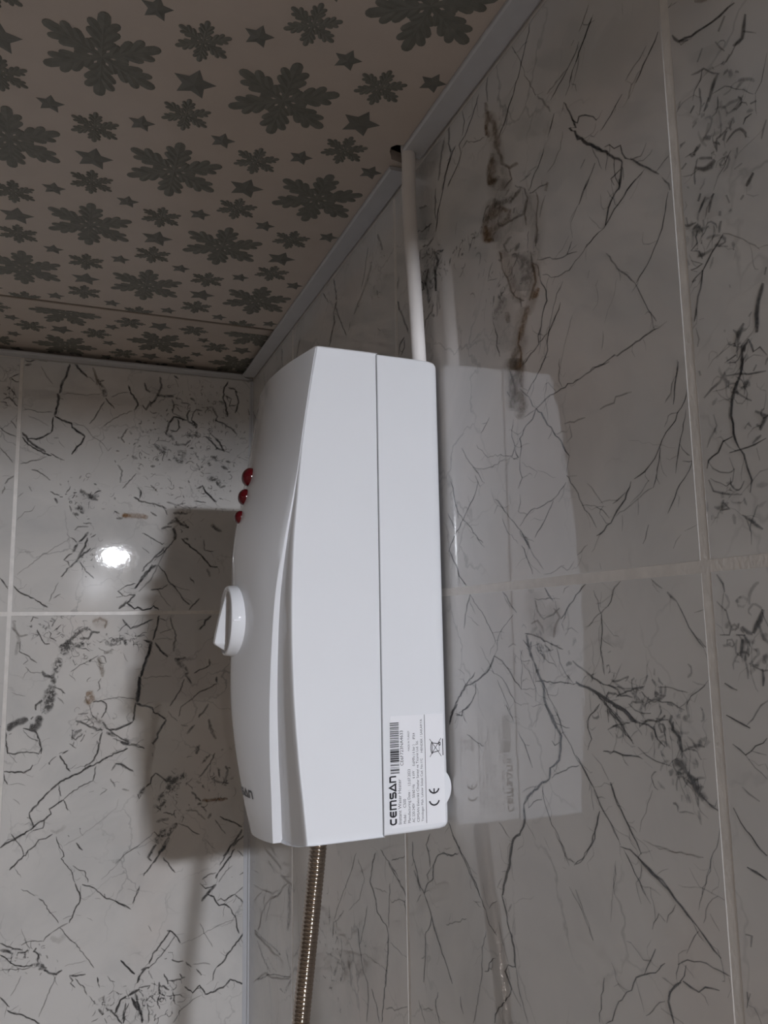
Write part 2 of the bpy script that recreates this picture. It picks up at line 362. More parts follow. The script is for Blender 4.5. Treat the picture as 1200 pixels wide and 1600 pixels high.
# --- marble wall tiles: every tile a slab with eased edges and its own printed veins
VEINS = """R20,8,0,-7202,3181,3,5,71,-2,4,5,83,-4,4,5
R20,8,0,-7048,3175,5,4,7,-55,5,4,91,-124,5,4,20,-36,5,4,78,-99,5,4,57,-44,5,4,41,-56,5,4,79,-64,5,4
R20,5,4,-6857,3168,6,3,-91,-191,5,2,-58,-132,5,2,-70,-148,5,2
R20,4,6,-7091,2687,9,1,-57,-77,10,2,-53,-93,10,2
R20,7,0,-7600,2783,3,4,71,-60,3,4,73,-79,4,4,44,-32,4,3,32,-50,4,3
R20,8,0,-7586,2776,4,5,57,-62,5,5,58,-46,5,5,30,-32,5,5
R20,6,0,-7568,2862,3,4,58,-61,3,4,29,-23,3,4
R20,6,0,-7476,2727,5,5,30,-40,5,5,58,-30,5,5,45,-23,5,5,90,-39,5,5,46,-16,5,5
R20,6,0,-7439,2765,3,4,29,-14,3,4
R20,4,4,-7373,2649,5,6,72,-4,5,7,89,-3,5,7,31,-7,6,7
R20,5,0,-7412,2612,4,3,34,-67,4,3,37,-29,4,4
R20,8,0,-7236,2484,5,4,25,-39,5,4,43,-57,5,4
R20,8,0,-7127,2348,4,3,35,-46,4,3,67,-46,4,3,63,-66,4,3
R20,8,2,-7324,2491,7,2,-43,-83,7,2,-22,-60,7,1,-38,-42,-3,-7,-15,25,-5,-7,-51,-25,0,-5,-60,-48,4,-2,-22,-36,6,1
R20,9,0,-7389,2348,11,4,-23,-59,11,10,53,33,11,5,-74,-100,8,-1,-48,-56,7,-2,-59,-62,5,-4,-57,-52,4,-4
R20,4,10,-7304,2339,4,3,28,-83,4,3,70,-49,4,3,61,-11,3,4
R20,5,0,-7467,2083,3,2,36,-35,3,2
R20,8,0,-7545,2016,4,3,29,-34,4,3,69,-55,4,3
R20,7,0,-6457,3132,6,5,79,-81,6,5,92,-66,6,5,115,-31,6,5,-19,-69,6,3
R20,6,2,-6045,3186,12,8,21,-130,12,7,-31,-90,12,7,52,-63,11,8,94,-125,12,8
R20,6,0,-6231,3170,6,4,-28,-98,6,4,39,-79,6,5
R20,7,0,-6127,2981,8,7,48,-17,8,7,38,-36,9,7,103,-83,9,7
R20,8,0,-6213,2894,7,5,49,-51,7,5,96,-49,7,5,74,-28,7,5
R20,6,4,-6506,2802,3,6,80,28,3,6,61,27,0,4,83,63,4,6,68,-15,7,7
R20,5,6,-5968,3139,12,8,55,-87,12,8,32,-102,12,8,29,-68,12,8
R20,4,6,-6573,3173,11,9,25,-71,12,8,-13,-96,11,7
R20,6,16,-6532,3025,23,13,-23,-102,23,15,25,-71,23,14,-24,-80,22,11
R20,5,16,-6537,2956,30,9,-72,-111,31,13,-31,-105,32,16,-30,-104,32,15
R20,8,18,-6522,2879,19,12,-4,-79,19,11
R20,5,14,-6618,2711,21,9,-49,-115,20,8,-49,-101,17,3,-68,-60,-1,-13,-86,-21,-9,-16
R20,6,14,-6594,2641,36,26,45,-80,38,24,7,-102,38,21
R20,7,15,-6524,2480,-9,-19,-95,-32,-14,-20,-38,9,-20,-20
R20,5,14,-6767,2445,10,4,-29,-88,10,7,91,-10,8,8
R20,5,4,-6878,2291,-3,-5,-50,-9,-4,-5,-66,1,-4,-5
R20,7,17,-7148,2139,19,14,26,-37,20,14
R20,5,0,-7943,2348,3,3,45,-30,2,3,79,-24,3,3,24,-15,3,3
R20,8,0,-8021,2359,3,4,50,-48,3,4,56,-38,4,4,53,-50,4,4
R20,4,10,-7805,2271,3,-2,-31,-33,6,4,28,-58,6,5
R20,7,0,-7768,2232,3,3,49,-25,3,3,37,-25,3,3,63,-26,3,3,19,-5,3,3
R20,9,0,-7408,2247,9,-2,-60,-73,7,-3,-84,-77,5,-5,-79,-74,6,-3,-54,-65,6,-3,-53,-48,5,-5
R20,8,0,-7622,2053,-3,-6,-35,-9,2,-4,-32,-40,1,-4,-45,-11,4,-2,-8,-45,6,2,-19,-36,4,-2,-41,-33,2,-3
R20,8,2,-7793,1893,5,-2,-59,-66,4,-3,-48,-44,4,-3,-65,-68,4,-3
R20,6,2,-7982,1690,5,-1,-35,-49,6,0,-6,-33,6,2
R20,9,0,-7738,1910,9,6,10,-51,9,6,24,-74,9,6
R20,8,0,-7724,1878,3,4,47,-6,3,4,24,-2,4,3,-20,-44,4,1
R20,7,0,-7880,1787,2,3,66,-17,2,3,57,-19,2,3
R20,6,0,-7473,2080,3,3,41,-24,3,3
R20,3,0,-7808,2675,3,2,0,-67,3,2
R20,4,0,-7882,2615,2,2,16,-53,2,2
R30,6,0,-8098,2284,8,0,-33,-56,4,-6,-52,-32,-1,-9
R30,8,0,-8131,2228,-2,-7,-71,-31,-3,-7,-61,-11,-3,-7,-50,-11,-3,-7,-42,-5,-4,-7,-41,3,-4,-7,-32,-5,-3,-7
R30,5,6,-8378,2152,8,10,37,-41,8,10
R30,6,0,-8072,2420,-3,-4,-40,6,-3,-4
R30,7,2,-8473,2083,8,8,12,-45,8,8,12,-39,8,9,23,-2,5,10,23,4,4,10
R30,6,2,-8426,2003,3,4,34,-29,3,4,42,-17,3,4
R30,6,4,-8321,2083,5,1,-21,-43,5,0,-21,-31,4,-2
R30,5,4,-8384,1980,7,8,18,-21,7,8
R30,4,4,-8255,2105,6,6,31,-42,6,6
R30,5,4,-8185,2032,-3,-7,-69,-20,0,-6,-46,-54,2,-4,-31,-23,1,-5
R30,6,0,-8246,2018,3,3,13,-41,3,3,37,-24,3,3,13,-35,3,3
R30,6,2,-8323,1941,8,9,18,-15,8,9,19,-29,9,8,22,-41,9,8
R30,7,0,-8189,1892,7,8,24,-20,7,8
R30,6,0,-8266,1875,7,7,30,-43,7,7
R30,5,6,-8284,1878,-1,-3,-65,-11,0,-3,-65,-59,1,-2,-62,-63,1,-2
R30,8,0,-8550,1863,2,2,25,-67,2,2,9,-26,2,2,33,-29,2,3
R30,7,0,-8461,1676,2,4,30,0,3,4,13,-18,3,3
R30,6,2,-8487,1711,3,9,29,7,3,9
R30,8,0,-8338,1683,10,9,19,-29,10,9
R30,6,4,-8288,1673,7,-1,-14,-23,3,9,30,26,-3,6
R30,8,2,-8189,1706,10,11,24,-21,10,11
R30,7,2,-8272,1600,9,12,26,-12,8,13,34,6,0,11,40,30,-4,9
R30,6,4,-8123,1674,6,8,29,-12,7,8
R30,6,0,-8353,1592,2,2,37,-45,2,2,35,-21,2,2,29,-45,2,2
R30,8,2,-8445,1445,8,9,25,-24,8,9,12,-10,8,9
R30,4,4,-8399,1511,3,6,39,-3,3,6
R30,3,14,-8256,1770,9,8,22,-43,9,8
R30,4,16,-8299,2287,1,12,66,47,1,12
R30,5,4,-8521,1612,5,5,28,-60,5,4
R20,8,0,-5950,2838,7,5,43,-83,8,5,68,-84,8,5,47,-144,8,4
R20,6,0,-6043,2785,6,5,50,-31,6,5
R20,5,4,-5811,2844,10,6,22,-146,10,5,-8,-89,10,5
R20,6,0,-5707,2631,7,7,108,5,5,7,138,56,2,6
R20,6,2,-5752,2499,12,10,80,-10,9,10,107,39,4,9
R20,9,0,-5759,2400,21,6,-58,-99,22,10,54,-47,22,11,-8,-86,22,9,4,-69,22,9
R20,7,2,-5662,2312,15,8,58,-72,16,7,-35,-88,16,5,-8,-99,16,6
R20,7,0,-5496,2286,5,-3,-67,-41,12,2,-11,-53,12,7,69,16,5,8
R20,6,2,-5724,2034,10,5,29,-60,9,6,107,-18,10,6,32,-73,11,5
R20,4,4,-5804,2083,15,7,36,-172,15,6
R20,4,6,-5527,2849,-3,-9,-135,-59,-3,-9
R20,5,4,-5537,2517,11,6,33,-85,11,6
R20,6,15,-6611,2337,32,21,33,-55,30,23,69,-6,30,24,43,-51,35,19,-13,-92,34,14
R20,6,16,-6527,2246,-17,-22,-76,-8,-18,-22,-75,1,-6,-19,-69,-56,24,4,-5,-53,22,20,117,20,16,21,57,-3,20,22
R20,8,15,-6476,2230,19,6,-25,-65,19,10,42,-32,18,12
R20,8,16,-6479,2133,1,-12,-94,-45,1,-12
R20,6,8,-6608,2297,-6,-19,-73,-28,-9,-20,-106,-27,-17,-21,-37,19,-23,-20
R20,5,10,-6786,2232,-12,-13,-105,12,-12,-13
R20,5,6,-6827,2300,5,-5,-97,-74,9,0,-27,-73,13,7,55,-68,10,10,119,22,5,10,142,43,5,10
R20,6,12,-6950,2143,9,6,38,-66,10,5,-11,-73,10,4
R20,6,12,-7032,2147,9,4,-18,-67,9,5,21,-64,9,5,-1,-94,9,5,23,-83,9,5
R20,5,10,-7120,2080,5,4,34,-38,6,4,28,-60,6,4
R20,6,4,-7140,2134,2,5,92,23,3,5,79,15,3,5
R20,6,6,-7028,1904,24,14,19,-47,24,14
R20,4,8,-6770,2012,9,10,91,-6,14,8,-49,-73,12,2
R20,5,6,-6850,1934,14,12,53,-24,14,12
R20,4,7,-6761,1898,1,-15,-67,-31,11,-9,-94,-82,21,0,-42,-94,25,11,53,-52,23,15,36,-41,24,15
R20,4,7,-6860,1833,37,9,-42,-96,38,16,38,-59,37,21
R20,6,12,-6640,1974,11,4,-11,-105,10,3,-64,-108,10,2,-46,-97,9,1,-64,-56,5,-3,-48,-29,3,-4
R20,6,15,-6957,1807,12,4,-25,-87,12,4,-9,-78,12,6,35,-41,12,7,35,-41,12,7
R20,6,16,-6623,1992,14,3,-32,-65,13,3
R20,8,19,-7019,1593,21,15,33,-23,20,16,41,-11,18,17
R20,6,12,-6954,1771,5,-3,-60,-46,8,1,-24,-85,9,3
R20,7,0,-6819,1861,5,3,46,-37,5,3
R20,5,0,-6874,2243,4,3,18,-9,4,3
R20,6,2,-7016,1756,-1,-4,-76,-26,0,-4,-99,-50,-1,-4,-98,-19,-1,-4,-80,-24,-1,-4
R20,7,0,-7476,1962,3,3,43,-45,4,3,30,-44,4,3
R20,4,4,-7389,1872,3,2,59,-56,3,2,-6,-90,3,1
R20,7,0,-7328,1712,4,3,45,-48,4,3
R20,6,2,-7537,1652,3,4,89,-15,3,3,69,-35,4,3,84,-31,3,4,97,9,1,3,143,71,-1,3
R20,7,0,-7031,1643,6,1,-53,-95,6,1,-3,-56,6,3,41,-46,6,3,22,-73,6,3,34,-42,6,3,-4,-47,5,3,81,-26,5,4,84,-37,5,4
R20,5,2,-7237,1536,4,3,61,-44,4,3,34,-57,4,2,36,-75,4,2,20,-64,4,2
R20,7,0,-7207,1435,4,3,71,-77,4,3,48,-44,5,3,20,-55,5,2,-5,-37,5,2,42,-49,5,3,41,-35,5,3
R20,7,0,-7088,1314,3,3,93,-21,3,3
R20,3,4,-7302,1329,3,2,47,-76,3,2,50,-94,3,2,34,-74,3,1
R20,6,14,-6684,1587,28,9,-13,-73,28,8
R20,4,8,-6673,1680,26,20,95,-41,29,19,41,-45,31,18
R20,6,8,-6826,1618,13,4,-12,-62,13,4
R20,6,17,-6903,1539,24,13,38,-69,25,13,38,-52,25,13,20,-49,26,12
R20,7,17,-6811,1424,10,4,22,-68,10,3,-28,-66,10,3,23,-86,10,4
R20,6,12,-6805,1341,25,17,54,-29,27,16,38,-44,30,11,-14,-47,30,6
R20,6,2,-6543,1542,9,2,-24,-59,9,3,13,-54,9,3,-31,-80,9,2
R20,5,2,-6519,1601,5,1,-24,-59,5,1
R20,5,4,-6451,2021,7,1,-18,-29,7,1
R20,5,2,-6447,1960,6,3,23,-42,6,3
R20,5,2,-6545,1957,5,3,42,-43,5,3,23,-51,4,-1,-113,-29,-2,-4
R20,4,4,-6548,1742,7,4,23,-62,7,3
R20,6,2,-7489,1963,4,3,43,-44,4,3,43,-46,4,3
R20,9,0,-7709,1838,7,3,-2,-41,6,5,67,-36,6,5,20,-22,7,5,16,-41,7,4,15,-33,7,4
R20,8,0,-7820,1775,3,4,86,-39,3,4,72,-26,4,4,37,-28,4,4,45,-27,4,4
R20,7,2,-7580,1655,2,3,81,-9,3,3,65,-19,3,3
R20,6,4,-7587,1526,6,0,-72,-109,5,-1,-62,-59,4,-2,-49,-59,5,-1
R20,8,0,-8013,1606,3,2,26,-74,3,2,26,-67,3,2,34,-43,3,2,46,-52,3,3,55,-43,3,3,46,-33,3,3
R20,6,4,-7770,1299,4,0,-44,-94,4,0,-44,-84,4,0,-30,-48,4,0
R20,5,4,-7950,1050,2,3,50,-11,2,3
R20,6,2,-7900,1039,2,4,91,-3,2,4,86,-14,3,4,67,-7,3,4,116,-8,3,4,123,-5,3,4
R20,4,2,-7455,1500,5,3,16,-34,5,3
R20,6,0,-7517,1424,3,2,21,-24,3,2
R20,4,0,-7530,1161,3,1,13,-83,3,1
R20,2,0,-7655,1372,3,2,56,-103,3,2,54,-74,3,2
R20,5,4,-7993,866,4,1,9,-43,4,1
R30,7,2,-8186,1504,9,7,16,-26,9,7
R30,6,2,-8251,1468,7,6,20,-30,8,6,12,-35,8,5
R30,7,2,-8209,1477,6,5,39,-48,6,5
R30,6,4,-8312,1428,9,2,-12,-40,9,2
R30,6,4,-8393,1384,7,8,16,-11,7,8
R30,5,4,-8275,1381,11,6,2,-19,11,6
R30,7,0,-8100,1444,7,2,-6,-38,7,2
R30,6,2,-8163,1363,4,3,20,-25,4,2,-6,-30,4,3,37,-17,4,1,-42,-20,3,-2,-14,-41,4,1
R30,6,4,-8108,1251,2,-3,-58,-40,5,2,62,0,4,4,-33,-22,2,-3
R30,7,2,-8126,1160,5,9,22,-1,5,9
R30,8,0,-8281,1281,3,3,27,-24,3,3,35,-23,3,3,28,-28,3,3,24,-23,3,2,13,-42,4,2
R30,8,0,-8163,1185,5,3,15,-69,5,3,29,-69,5,3,19,-55,5,3
R30,5,2,-8238,1339,2,1,17,-86,2,1
R30,5,2,-8253,1244,1,-5,-46,-22,1,-5
R30,5,8,-8281,1284,1,-3,-59,-42,2,-2,-56,-53,2,-2,-46,-48,2,-2
R30,4,4,-8291,1069,7,2,-3,-14,7,2
R30,8,0,-8443,1010,10,7,27,-57,11,6,13,-50,11,5,7,-66,11,4
R30,6,2,-8343,894,9,7,26,-28,9,7,28,-47,10,6
R30,8,0,-8358,826,7,6,34,-38,8,5,14,-67,9,3
R30,7,2,-8358,826,6,0,-17,-55,4,-3,-30,8,2,-4,-27,-40,4,-2
R30,6,4,-8262,777,-2,-4,-32,9,2,4,57,-14,2,4
R30,4,4,-8106,963,5,1,-12,-52,5,1,11,-29,5,2
R30,4,4,-8126,989,-1,-3,-26,-3,-1,-3
R30,6,2,-8463,1063,7,4,10,-26,7,4
R30,5,4,-8383,923,4,5,16,-13,4,5
R20,9,0,-7040,1188,4,2,74,-65,4,2,110,-81,4,2
R20,8,0,-6864,1247,4,3,43,-23,4,3
R20,6,4,-6786,1095,5,-1,-61,-55,5,-1,-89,-97,5,-1
R20,8,2,-6936,943,8,-1,-84,-92,7,-1,-67,-77,7,-1,-66,-66,7,-1,-30,-57,7,-1,-32,-31,6,-2
R20,6,2,-7563,999,2,4,108,4,2,4,76,-9,3,4,79,-8,3,4,124,-5,3,4,101,-6,4,4,93,-26,4,4,47,-14,5,4
R20,7,0,-6935,935,6,3,35,-45,5,3,66,-19,5,3,70,-57,6,2,-12,-57,7,1,20,-51,6,2
R20,5,2,-7175,1143,6,2,16,-115,6,1,-25,-41,5,0
R20,4,2,-7053,1069,4,2,29,-79,4,1,-15,-83,4,1,-3,-62,4,1
R20,5,4,-6935,935,2,3,113,-16,3,3
R20,5,13,-6715,1296,41,12,-9,-117,41,11,7,-92,40,13,23,-79,40,13
R20,5,16,-6799,1268,33,11,7,-91,33,9,-11,-78,33,7
R20,5,14,-6768,1081,42,1,-59,-90,45,8,36,-37,36,24,59,-12,29,27
R20,6,4,-6693,1227,10,1,-43,-108,10,2,3,-46,10,3
R20,6,2,-6649,1116,9,-1,-32,-38,9,-1
R20,6,2,-6706,940,5,2,25,-97,5,1,-30,-63,5,1,39,-56,5,0,-66,-23,1,-2
R20,7,0,-6709,762,9,0,-30,-52,10,3,51,1,3,6
R20,7,0,-6756,706,5,1,6,-71,5,1,-21,-49,5,1,45,-51,5,2
R20,5,2,-6740,501,4,0,-4,-46,4,1,29,-59,4,1
R20,5,2,-6673,733,-1,3,122,35,0,3,149,11,-2,2,131,108,-5,1
R20,4,2,-6602,729,3,4,148,-18,2,4,134,16,0,4,99,29,-2,3
R20,7,0,-6439,1017,4,2,62,-44,4,2,51,-27,4,2
R20,5,2,-6072,911,8,0,-60,-76,7,-1,-89,-79,7,-1,-58,-51,7,-1
R20,6,2,-6250,730,5,-1,-103,-98,6,0,60,-10,-4,2,55,80,-6,0
R20,8,0,-6275,655,5,2,45,-72,5,2,66,-50,5,2,101,-87,5,2,116,-79,6,2,48,-52,6,2
R20,7,0,-5913,720,9,1,-38,-113,9,0,-40,-90,9,0,-7,-53,9,1
R20,7,0,-5853,516,7,-1,-65,-73,7,0,-41,-67,7,0
R20,6,2,-5991,517,6,-1,-103,-86,6,-1,-119,-94,5,-2,-95,-65,5,-2
R20,6,2,-6468,516,6,-2,-78,-59,6,-2,-99,-88,6,-2,-80,-64,6,-1,-44,-58,6,-1,-52,-58,6,-1
R20,5,2,-6563,445,-3,2,70,29,2,3,40,-42,5,2
R20,4,2,-6542,392,5,0,-47,-80,5,-1,-113,-85,4,-1
R20,4,2,-6724,296,14,-4,-76,-70,14,-3,-12,-40,16,0
R20,6,0,-7215,620,3,1,17,-38,3,1,18,-46,3,1
R20,6,2,-7176,492,4,2,73,-50,4,2,60,-24,3,3,105,-18,2,3,93,-4,3,3,67,-35,4,2,52,-38,5,2
R20,7,0,-7058,416,4,2,64,-67,4,2,65,-60,4,2,57,-45,4,2
R20,6,4,-7180,528,5,-1,-73,-86,5,-1,-45,-79,5,-1,-69,-80,4,-1,-32,-51,4,-1
R20,4,6,-7345,458,4,-1,-57,-57,4,-1,-54,-62,4,-1
R20,5,4,-7297,355,0,-3,-99,-15,1,-2,-58,-31,3,-2,-43,-44,3,-1
R20,4,8,-7188,792,-1,-5,-81,-12,-2,-5,-91,1,-3,-5
R20,4,6,-7228,782,5,1,-15,-70,5,2,50,-22,4,3
R20,4,8,-7473,791,-3,-5,-106,3,-4,-5,-14,26,-3,-5,-110,-9,-1,-5
R20,4,2,-6770,676,2,-2,-108,-57,2,-2,-45,-26,4,0,33,-29,4,2
R20,3,2,-6924,602,1,-2,-172,-71,1,-2
R20,8,0,-8052,731,3,2,56,-72,3,2,61,-60,3,2,62,-47,3,2,34,-49,3,2,44,-40,3,2,43,-27,3,3,69,-19,2,3
R20,8,0,-8022,645,3,1,26,-81,3,1,37,-93,3,1,21,-77,3,1
R20,8,0,-7997,857,4,2,27,-88,4,1,18,-85,4,1
R20,8,0,-7860,520,3,1,28,-85,3,1,32,-78,3,1
R20,8,0,-8050,439,3,1,35,-46,2,2,59,-49,3,2,32,-48,3,1,48,-61,3,1
R20,9,0,-7661,410,5,2,45,-73,5,2,60,-43,5,3,50,-52,4,3,110,-47,4,3
R20,6,2,-7619,366,3,3,93,-37,3,3
R20,4,4,-7795,358,2,3,84,-29,2,3,77,-31,2,3,91,-31,2,3
R20,4,4,-7779,396,3,2,66,-53,3,2,67,-32,2,2
R20,4,4,-7700,324,4,1,6,-70,4,1
R20,4,4,-7588,268,4,1,7,-72,4,0
R20,6,2,-7756,203,4,1,43,-79,4,1
R20,4,4,-7964,151,-1,-2,-72,17,-1,-2
R20,4,6,-7945,140,3,1,51,-54,3,1
R20,2,6,-7662,596,1,-2,-190,-60,1,-2,-92,-35,1,-2
R30,10,0,-8326,762,6,3,18,-57,6,3,36,-51,6,4,15,-40,7,3,10,-54,7,1,-5,-70,7,0,-20,-60,6,-1
R30,9,0,-8272,430,4,-2,-20,-29,5,-1,-10,-51,5,0,-16,-51,5,0,12,-46,5,1
R30,7,2,-8397,438,2,3,51,-12,1,4,67,-4,1,4,54,-1,1,4
R30,8,0,-8247,479,2,4,48,-8,3,3,28,-38,4,3,52,-21,4,3,11,-30,5,2
R30,5,4,-8223,403,3,0,-18,-53,3,0,12,-41,3,2,32,-13,0,2,53,28,-2,2,23,17,-2,2
R30,6,2,-8112,336,6,-1,-20,-48,4,-3,-77,-25,2,-5
R30,7,2,-8175,237,7,-4,-28,-29,8,4,47,1,1,7
R30,7,2,-8261,176,5,-4,-42,-29,5,-4,-46,-35,5,-4
R30,7,2,-8114,196,6,1,2,-19,6,1
R30,4,6,-8162,588,5,0,-12,-48,5,2,38,-42,4,3,20,-34,5,2
R30,6,2,-8359,549,5,-7,-47,-30,11,0,33,-46,10,6
R30,6,2,-8106,782,10,1,-6,-22,10,0
R30,5,4,-8234,735,5,4,28,-30,5,5,42,-14,4,5,44,-26,5,5
R30,6,2,-8240,720,-1,-5,-46,-8,0,-5,-59,-18,0,-5,-78,-12,0,-5
R30,7,2,-8384,719,5,4,17,-20,5,4
R30,4,6,-8352,412,4,0,-9,-49,4,0
R30,3,6,-8148,204,5,1,13,-42,5,1
R20,7,0,-5923,338,6,2,36,-28,6,2,38,-48,7,2
R20,8,0,-5861,271,9,-1,-85,-101,8,-1,-39,-74,8,-1,-93,-66,7,-2
R20,6,0,-5966,138,6,0,-27,-94,6,0
R20,5,2,-6231,315,5,-2,-95,-69,5,-2
R20,6,2,-6770,256,6,-1,-43,-57,6,-1
R20,6,2,-6734,215,6,-1,-58,-84,6,-1,-41,-81,6,-1
R20,4,2,-6813,199,5,-1,-72,-76,5,-1,-56,-55,5,-1
R20,5,2,-6939,43,-1,-2,-103,9,-1,-2,-86,23,-2,-2
R20,5,2,-7325,160,3,2,87,-43,3,2
R20,4,4,-7408,65,5,0,-9,-31,5,0
R21,7,2,-6126,-27,8,1,46,-63,8,1,52,-147,8,1
R21,6,2,-6126,-32,5,-1,-152,-121,5,-1,-106,-113,5,-1,-41,-64,5,-1
R21,4,2,-6076,-159,4,-2,-158,-60,4,-2
R21,6,2,-6511,-21,8,-2,-65,-66,7,-2,-80,-64,7,-2
R21,5,2,-6527,-49,5,-1,-64,-74,5,-1
R21,5,2,-6622,-159,4,2,127,-79,4,1,59,-64,5,1,4,-55,5,0,39,-37,5,1
R21,8,0,-6393,-394,10,2,61,-76,10,2,79,-41,7,4,102,-43,6,4,125,-36,9,3,113,-97,11,2,95,-87,12,2
R21,7,0,-6155,-497,6,2,151,-105,7,2,68,-63,8,1
R21,8,0,-6161,-563,7,0,4,-57,7,0,76,-72,6,2,97,-47,6,2,23,-36,3,3,87,6,-3,4
R21,6,0,-6393,-394,4,-4,-88,-25,6,-3,-83,-58,7,-2,-47,-50,6,-2,-62,-39,6,-3
R21,5,2,-6331,-479,3,-2,-143,-38,4,-2,-65,-58,5,-2,-63,-65,4,-2,-65,-12,2,-2
R21,5,2,-6420,-529,5,-1,-81,-102,5,-1,-77,-106,5,-1
R21,4,2,-6226,-342,5,-1,-90,-82,5,-1,-70,-71,5,-1
R21,5,2,-6673,-566,-5,0,-19,129,-5,0
R21,5,2,-6701,-420,5,-1,-74,-73,5,-1,-41,-55,5,-1,5,-67,5,0
R21,4,2,-6673,-566,0,-3,-143,18,0,-3
R21,4,2,-6704,-581,4,-3,-77,-20,3,-3
R21,8,0,-6745,-273,16,-2,-25,-77,15,-3,-35,-58,15,-3
R21,7,0,-6710,-299,8,-3,-61,-42,2,-5,-18,34,7,-4,3,-42,9,0
R21,8,0,-6805,-408,12,-3,-33,-57,11,-3,-48,-54,12,-2,-8,-89,12,-2,-45,-69,11,-4,-51,-62,10,-4
R21,6,2,-6886,-519,6,-2,-46,-70,5,-2,-66,-58,5,-2,-34,-83,5,-1
R21,5,2,-6685,-412,0,-3,-96,4,0,-3
R21,4,2,-6674,-352,6,-1,-29,-42,6,-1
R21,7,2,-6819,-515,0,-4,-76,8,1,-4,-86,-7,1,-4,-138,8,1,-3,-91,-2,2,-3,-86,-17,2,-3
R21,7,6,-6729,-265,3,-5,-124,-16,3,-5,-87,-24,4,-4,-84,-23,4,-4,-55,-15,4,-4
R21,6,4,-6910,-322,7,-4,-55,-31,4,-4,-30,8,-3,-4
R21,5,2,-6834,-332,5,-2,-84,-64,4,-2,-98,-36,3,-3
R21,5,2,-7024,-336,6,-1,-22,-71,5,-1,-75,-75,5,-2,-37,-29,4,-2
R21,6,2,-7155,-396,7,-5,-74,-35,7,-5,-83,-41,6,-5,-59,-18,5,-5
R21,8,0,-6941,-24,9,-2,-33,-43,9,-3,-41,-35,8,-3
R21,8,0,-7290,-27,4,2,82,-50,4,2,56,-45,5,2,45,-46,5,2,36,-24,4,2
R21,5,2,-7160,-27,3,3,42,-14,4,2,16,-23,5,1
R21,6,6,-6838,-79,1,-3,-106,-8,0,-3,-128,-4,0,-3
R21,5,8,-6845,-87,9,-1,-19,-60,8,-2,-56,-43,2,-5,-90,23,-5,-4,-58,31,-6,-4
R21,4,14,-6797,-214,-5,-6,-63,17,4,-6,-42,-34,11,-3,-12,-33,12,-2
R21,4,14,-7012,-134,10,-3,-52,-50,11,0,46,-48,11,2,18,-56,11,1
R21,3,12,-6779,-33,1,-14,-63,-3,1,-14
R21,2,12,-6857,-231,12,7,64,-34,13,7
R21,5,2,-7550,-26,3,2,60,-41,3,1,16,-50,3,1,75,-50,3,2,127,-66,3,2
R21,5,4,-7349,-60,4,-1,-50,-114,4,0,1,-74,4,0,20,-88,4,0,-14,-110,4,-1
R21,6,2,-6811,-615,2,-2,-73,-18,3,1,121,-11,0,2
R21,9,0,-7296,-525,7,-6,-80,-30,6,-6,-79,-23,6,-6,-75,-21,6,-5,-45,-30,7,-5
R21,7,0,-7319,-538,4,-2,-89,-58,3,-2,-65,-29,4,-2,-50,-51,4,-2
R21,7,2,-7417,-495,5,-5,-66,-17,6,-5,-20,-27,5,-5,-80,-1,2,-6
R21,7,0,-7350,-586,3,1,77,-59,3,1,28,-32,4,0,-4,-33,4,-1
R21,5,2,-7550,-26,2,2,48,-27,3,1,14,-36,4,1,39,-49,4,1
R21,5,4,-7748,-31,4,-3,-65,-44,4,-3
R21,6,6,-7840,-90,6,-4,-51,-41,6,-4
R21,8,2,-7891,-131,4,-1,-39,-66,4,-1,-46,-70,4,-2,-45,-49,4,-2
R21,4,8,-8021,-316,3,-1,-29,-49,3,-1
R21,7,2,-7399,-174,4,0,2,-89,4,0,19,-73,4,0,-19,-117,3,-1
R21,4,4,-7430,-350,-4,-5,-23,8,-4,-5
R21,6,2,-7277,-451,5,-4,-59,-27,4,-4,-57,-18,3,-4,-68,-10,3,-4
R21,9,0,-7172,-495,6,-7,-100,-24,6,-7,-82,-24,7,-7,-79,-29,7,-6,-86,-28,7,-6,-80,-47,8,-6
R21,8,0,-7331,-537,4,-2,-98,-71,4,-2,-53,-38,4,-2,-35,-34,4,-2
R21,7,2,-7468,-548,-3,-3,-80,33,-2,-4,-86,20,-1,-4,-31,9,-2,-4
R21,6,4,-7467,-442,9,1,15,-36,2,-6,-113,27,1,-6,24,-22,7,3
R21,5,4,-7690,-438,9,3,34,-42,9,2
R21,5,4,-7745,-485,1,-3,-85,3,1,-3,-88,-13,2,-3
R21,7,0,-8050,-438,2,2,43,-27,2,2,72,-42,2,2,31,-39,3,0,-6,-37,4,-1
R21,6,2,-7668,-560,-2,-3,-62,25,0,-4,-37,-10,1,-4,-57,4,2,-4,-70,-25,3,-3
R21,7,2,-7554,-569,5,-3,-40,-24,4,-4,-50,-9,2,-4,-51,5,0,-4
R21,7,0,-7619,-659,-5,-4,-53,33,-1,-5,-69,0,-2,-5,-41,30,-5,-3
R21,8,0,-7819,-592,11,1,12,-27,11,-2,-16,-27,10,-4
R21,6,2,-7644,-609,4,0,2,-20,4,0
R21,5,2,-7982,-546,5,-2,-7,-12,5,-2
R31,6,2,-8115,-35,6,-2,-28,-38,6,-2,-5,-31,6,-1
R31,5,4,-8105,-139,4,-2,-44,-37,4,-2,-17,-60,5,0,11,-30,2,3,47,0,0,4
R31,9,0,-8319,-175,12,3,18,-39,11,4,34,-46,11,5
R31,8,0,-8223,-266,8,-4,-19,-29,8,-4
R31,8,0,-8214,-283,9,1,14,-59,9,0
R31,8,0,-8186,-266,0,-5,-44,0,0,-5
R31,6,4,-8273,-340,6,4,31,-30,9,-1,-35,-4,2,-7
R31,8,0,-8294,-385,7,-1,3,-62,7,-1
R31,7,2,-8113,-446,4,-4,-59,-23,3,-4
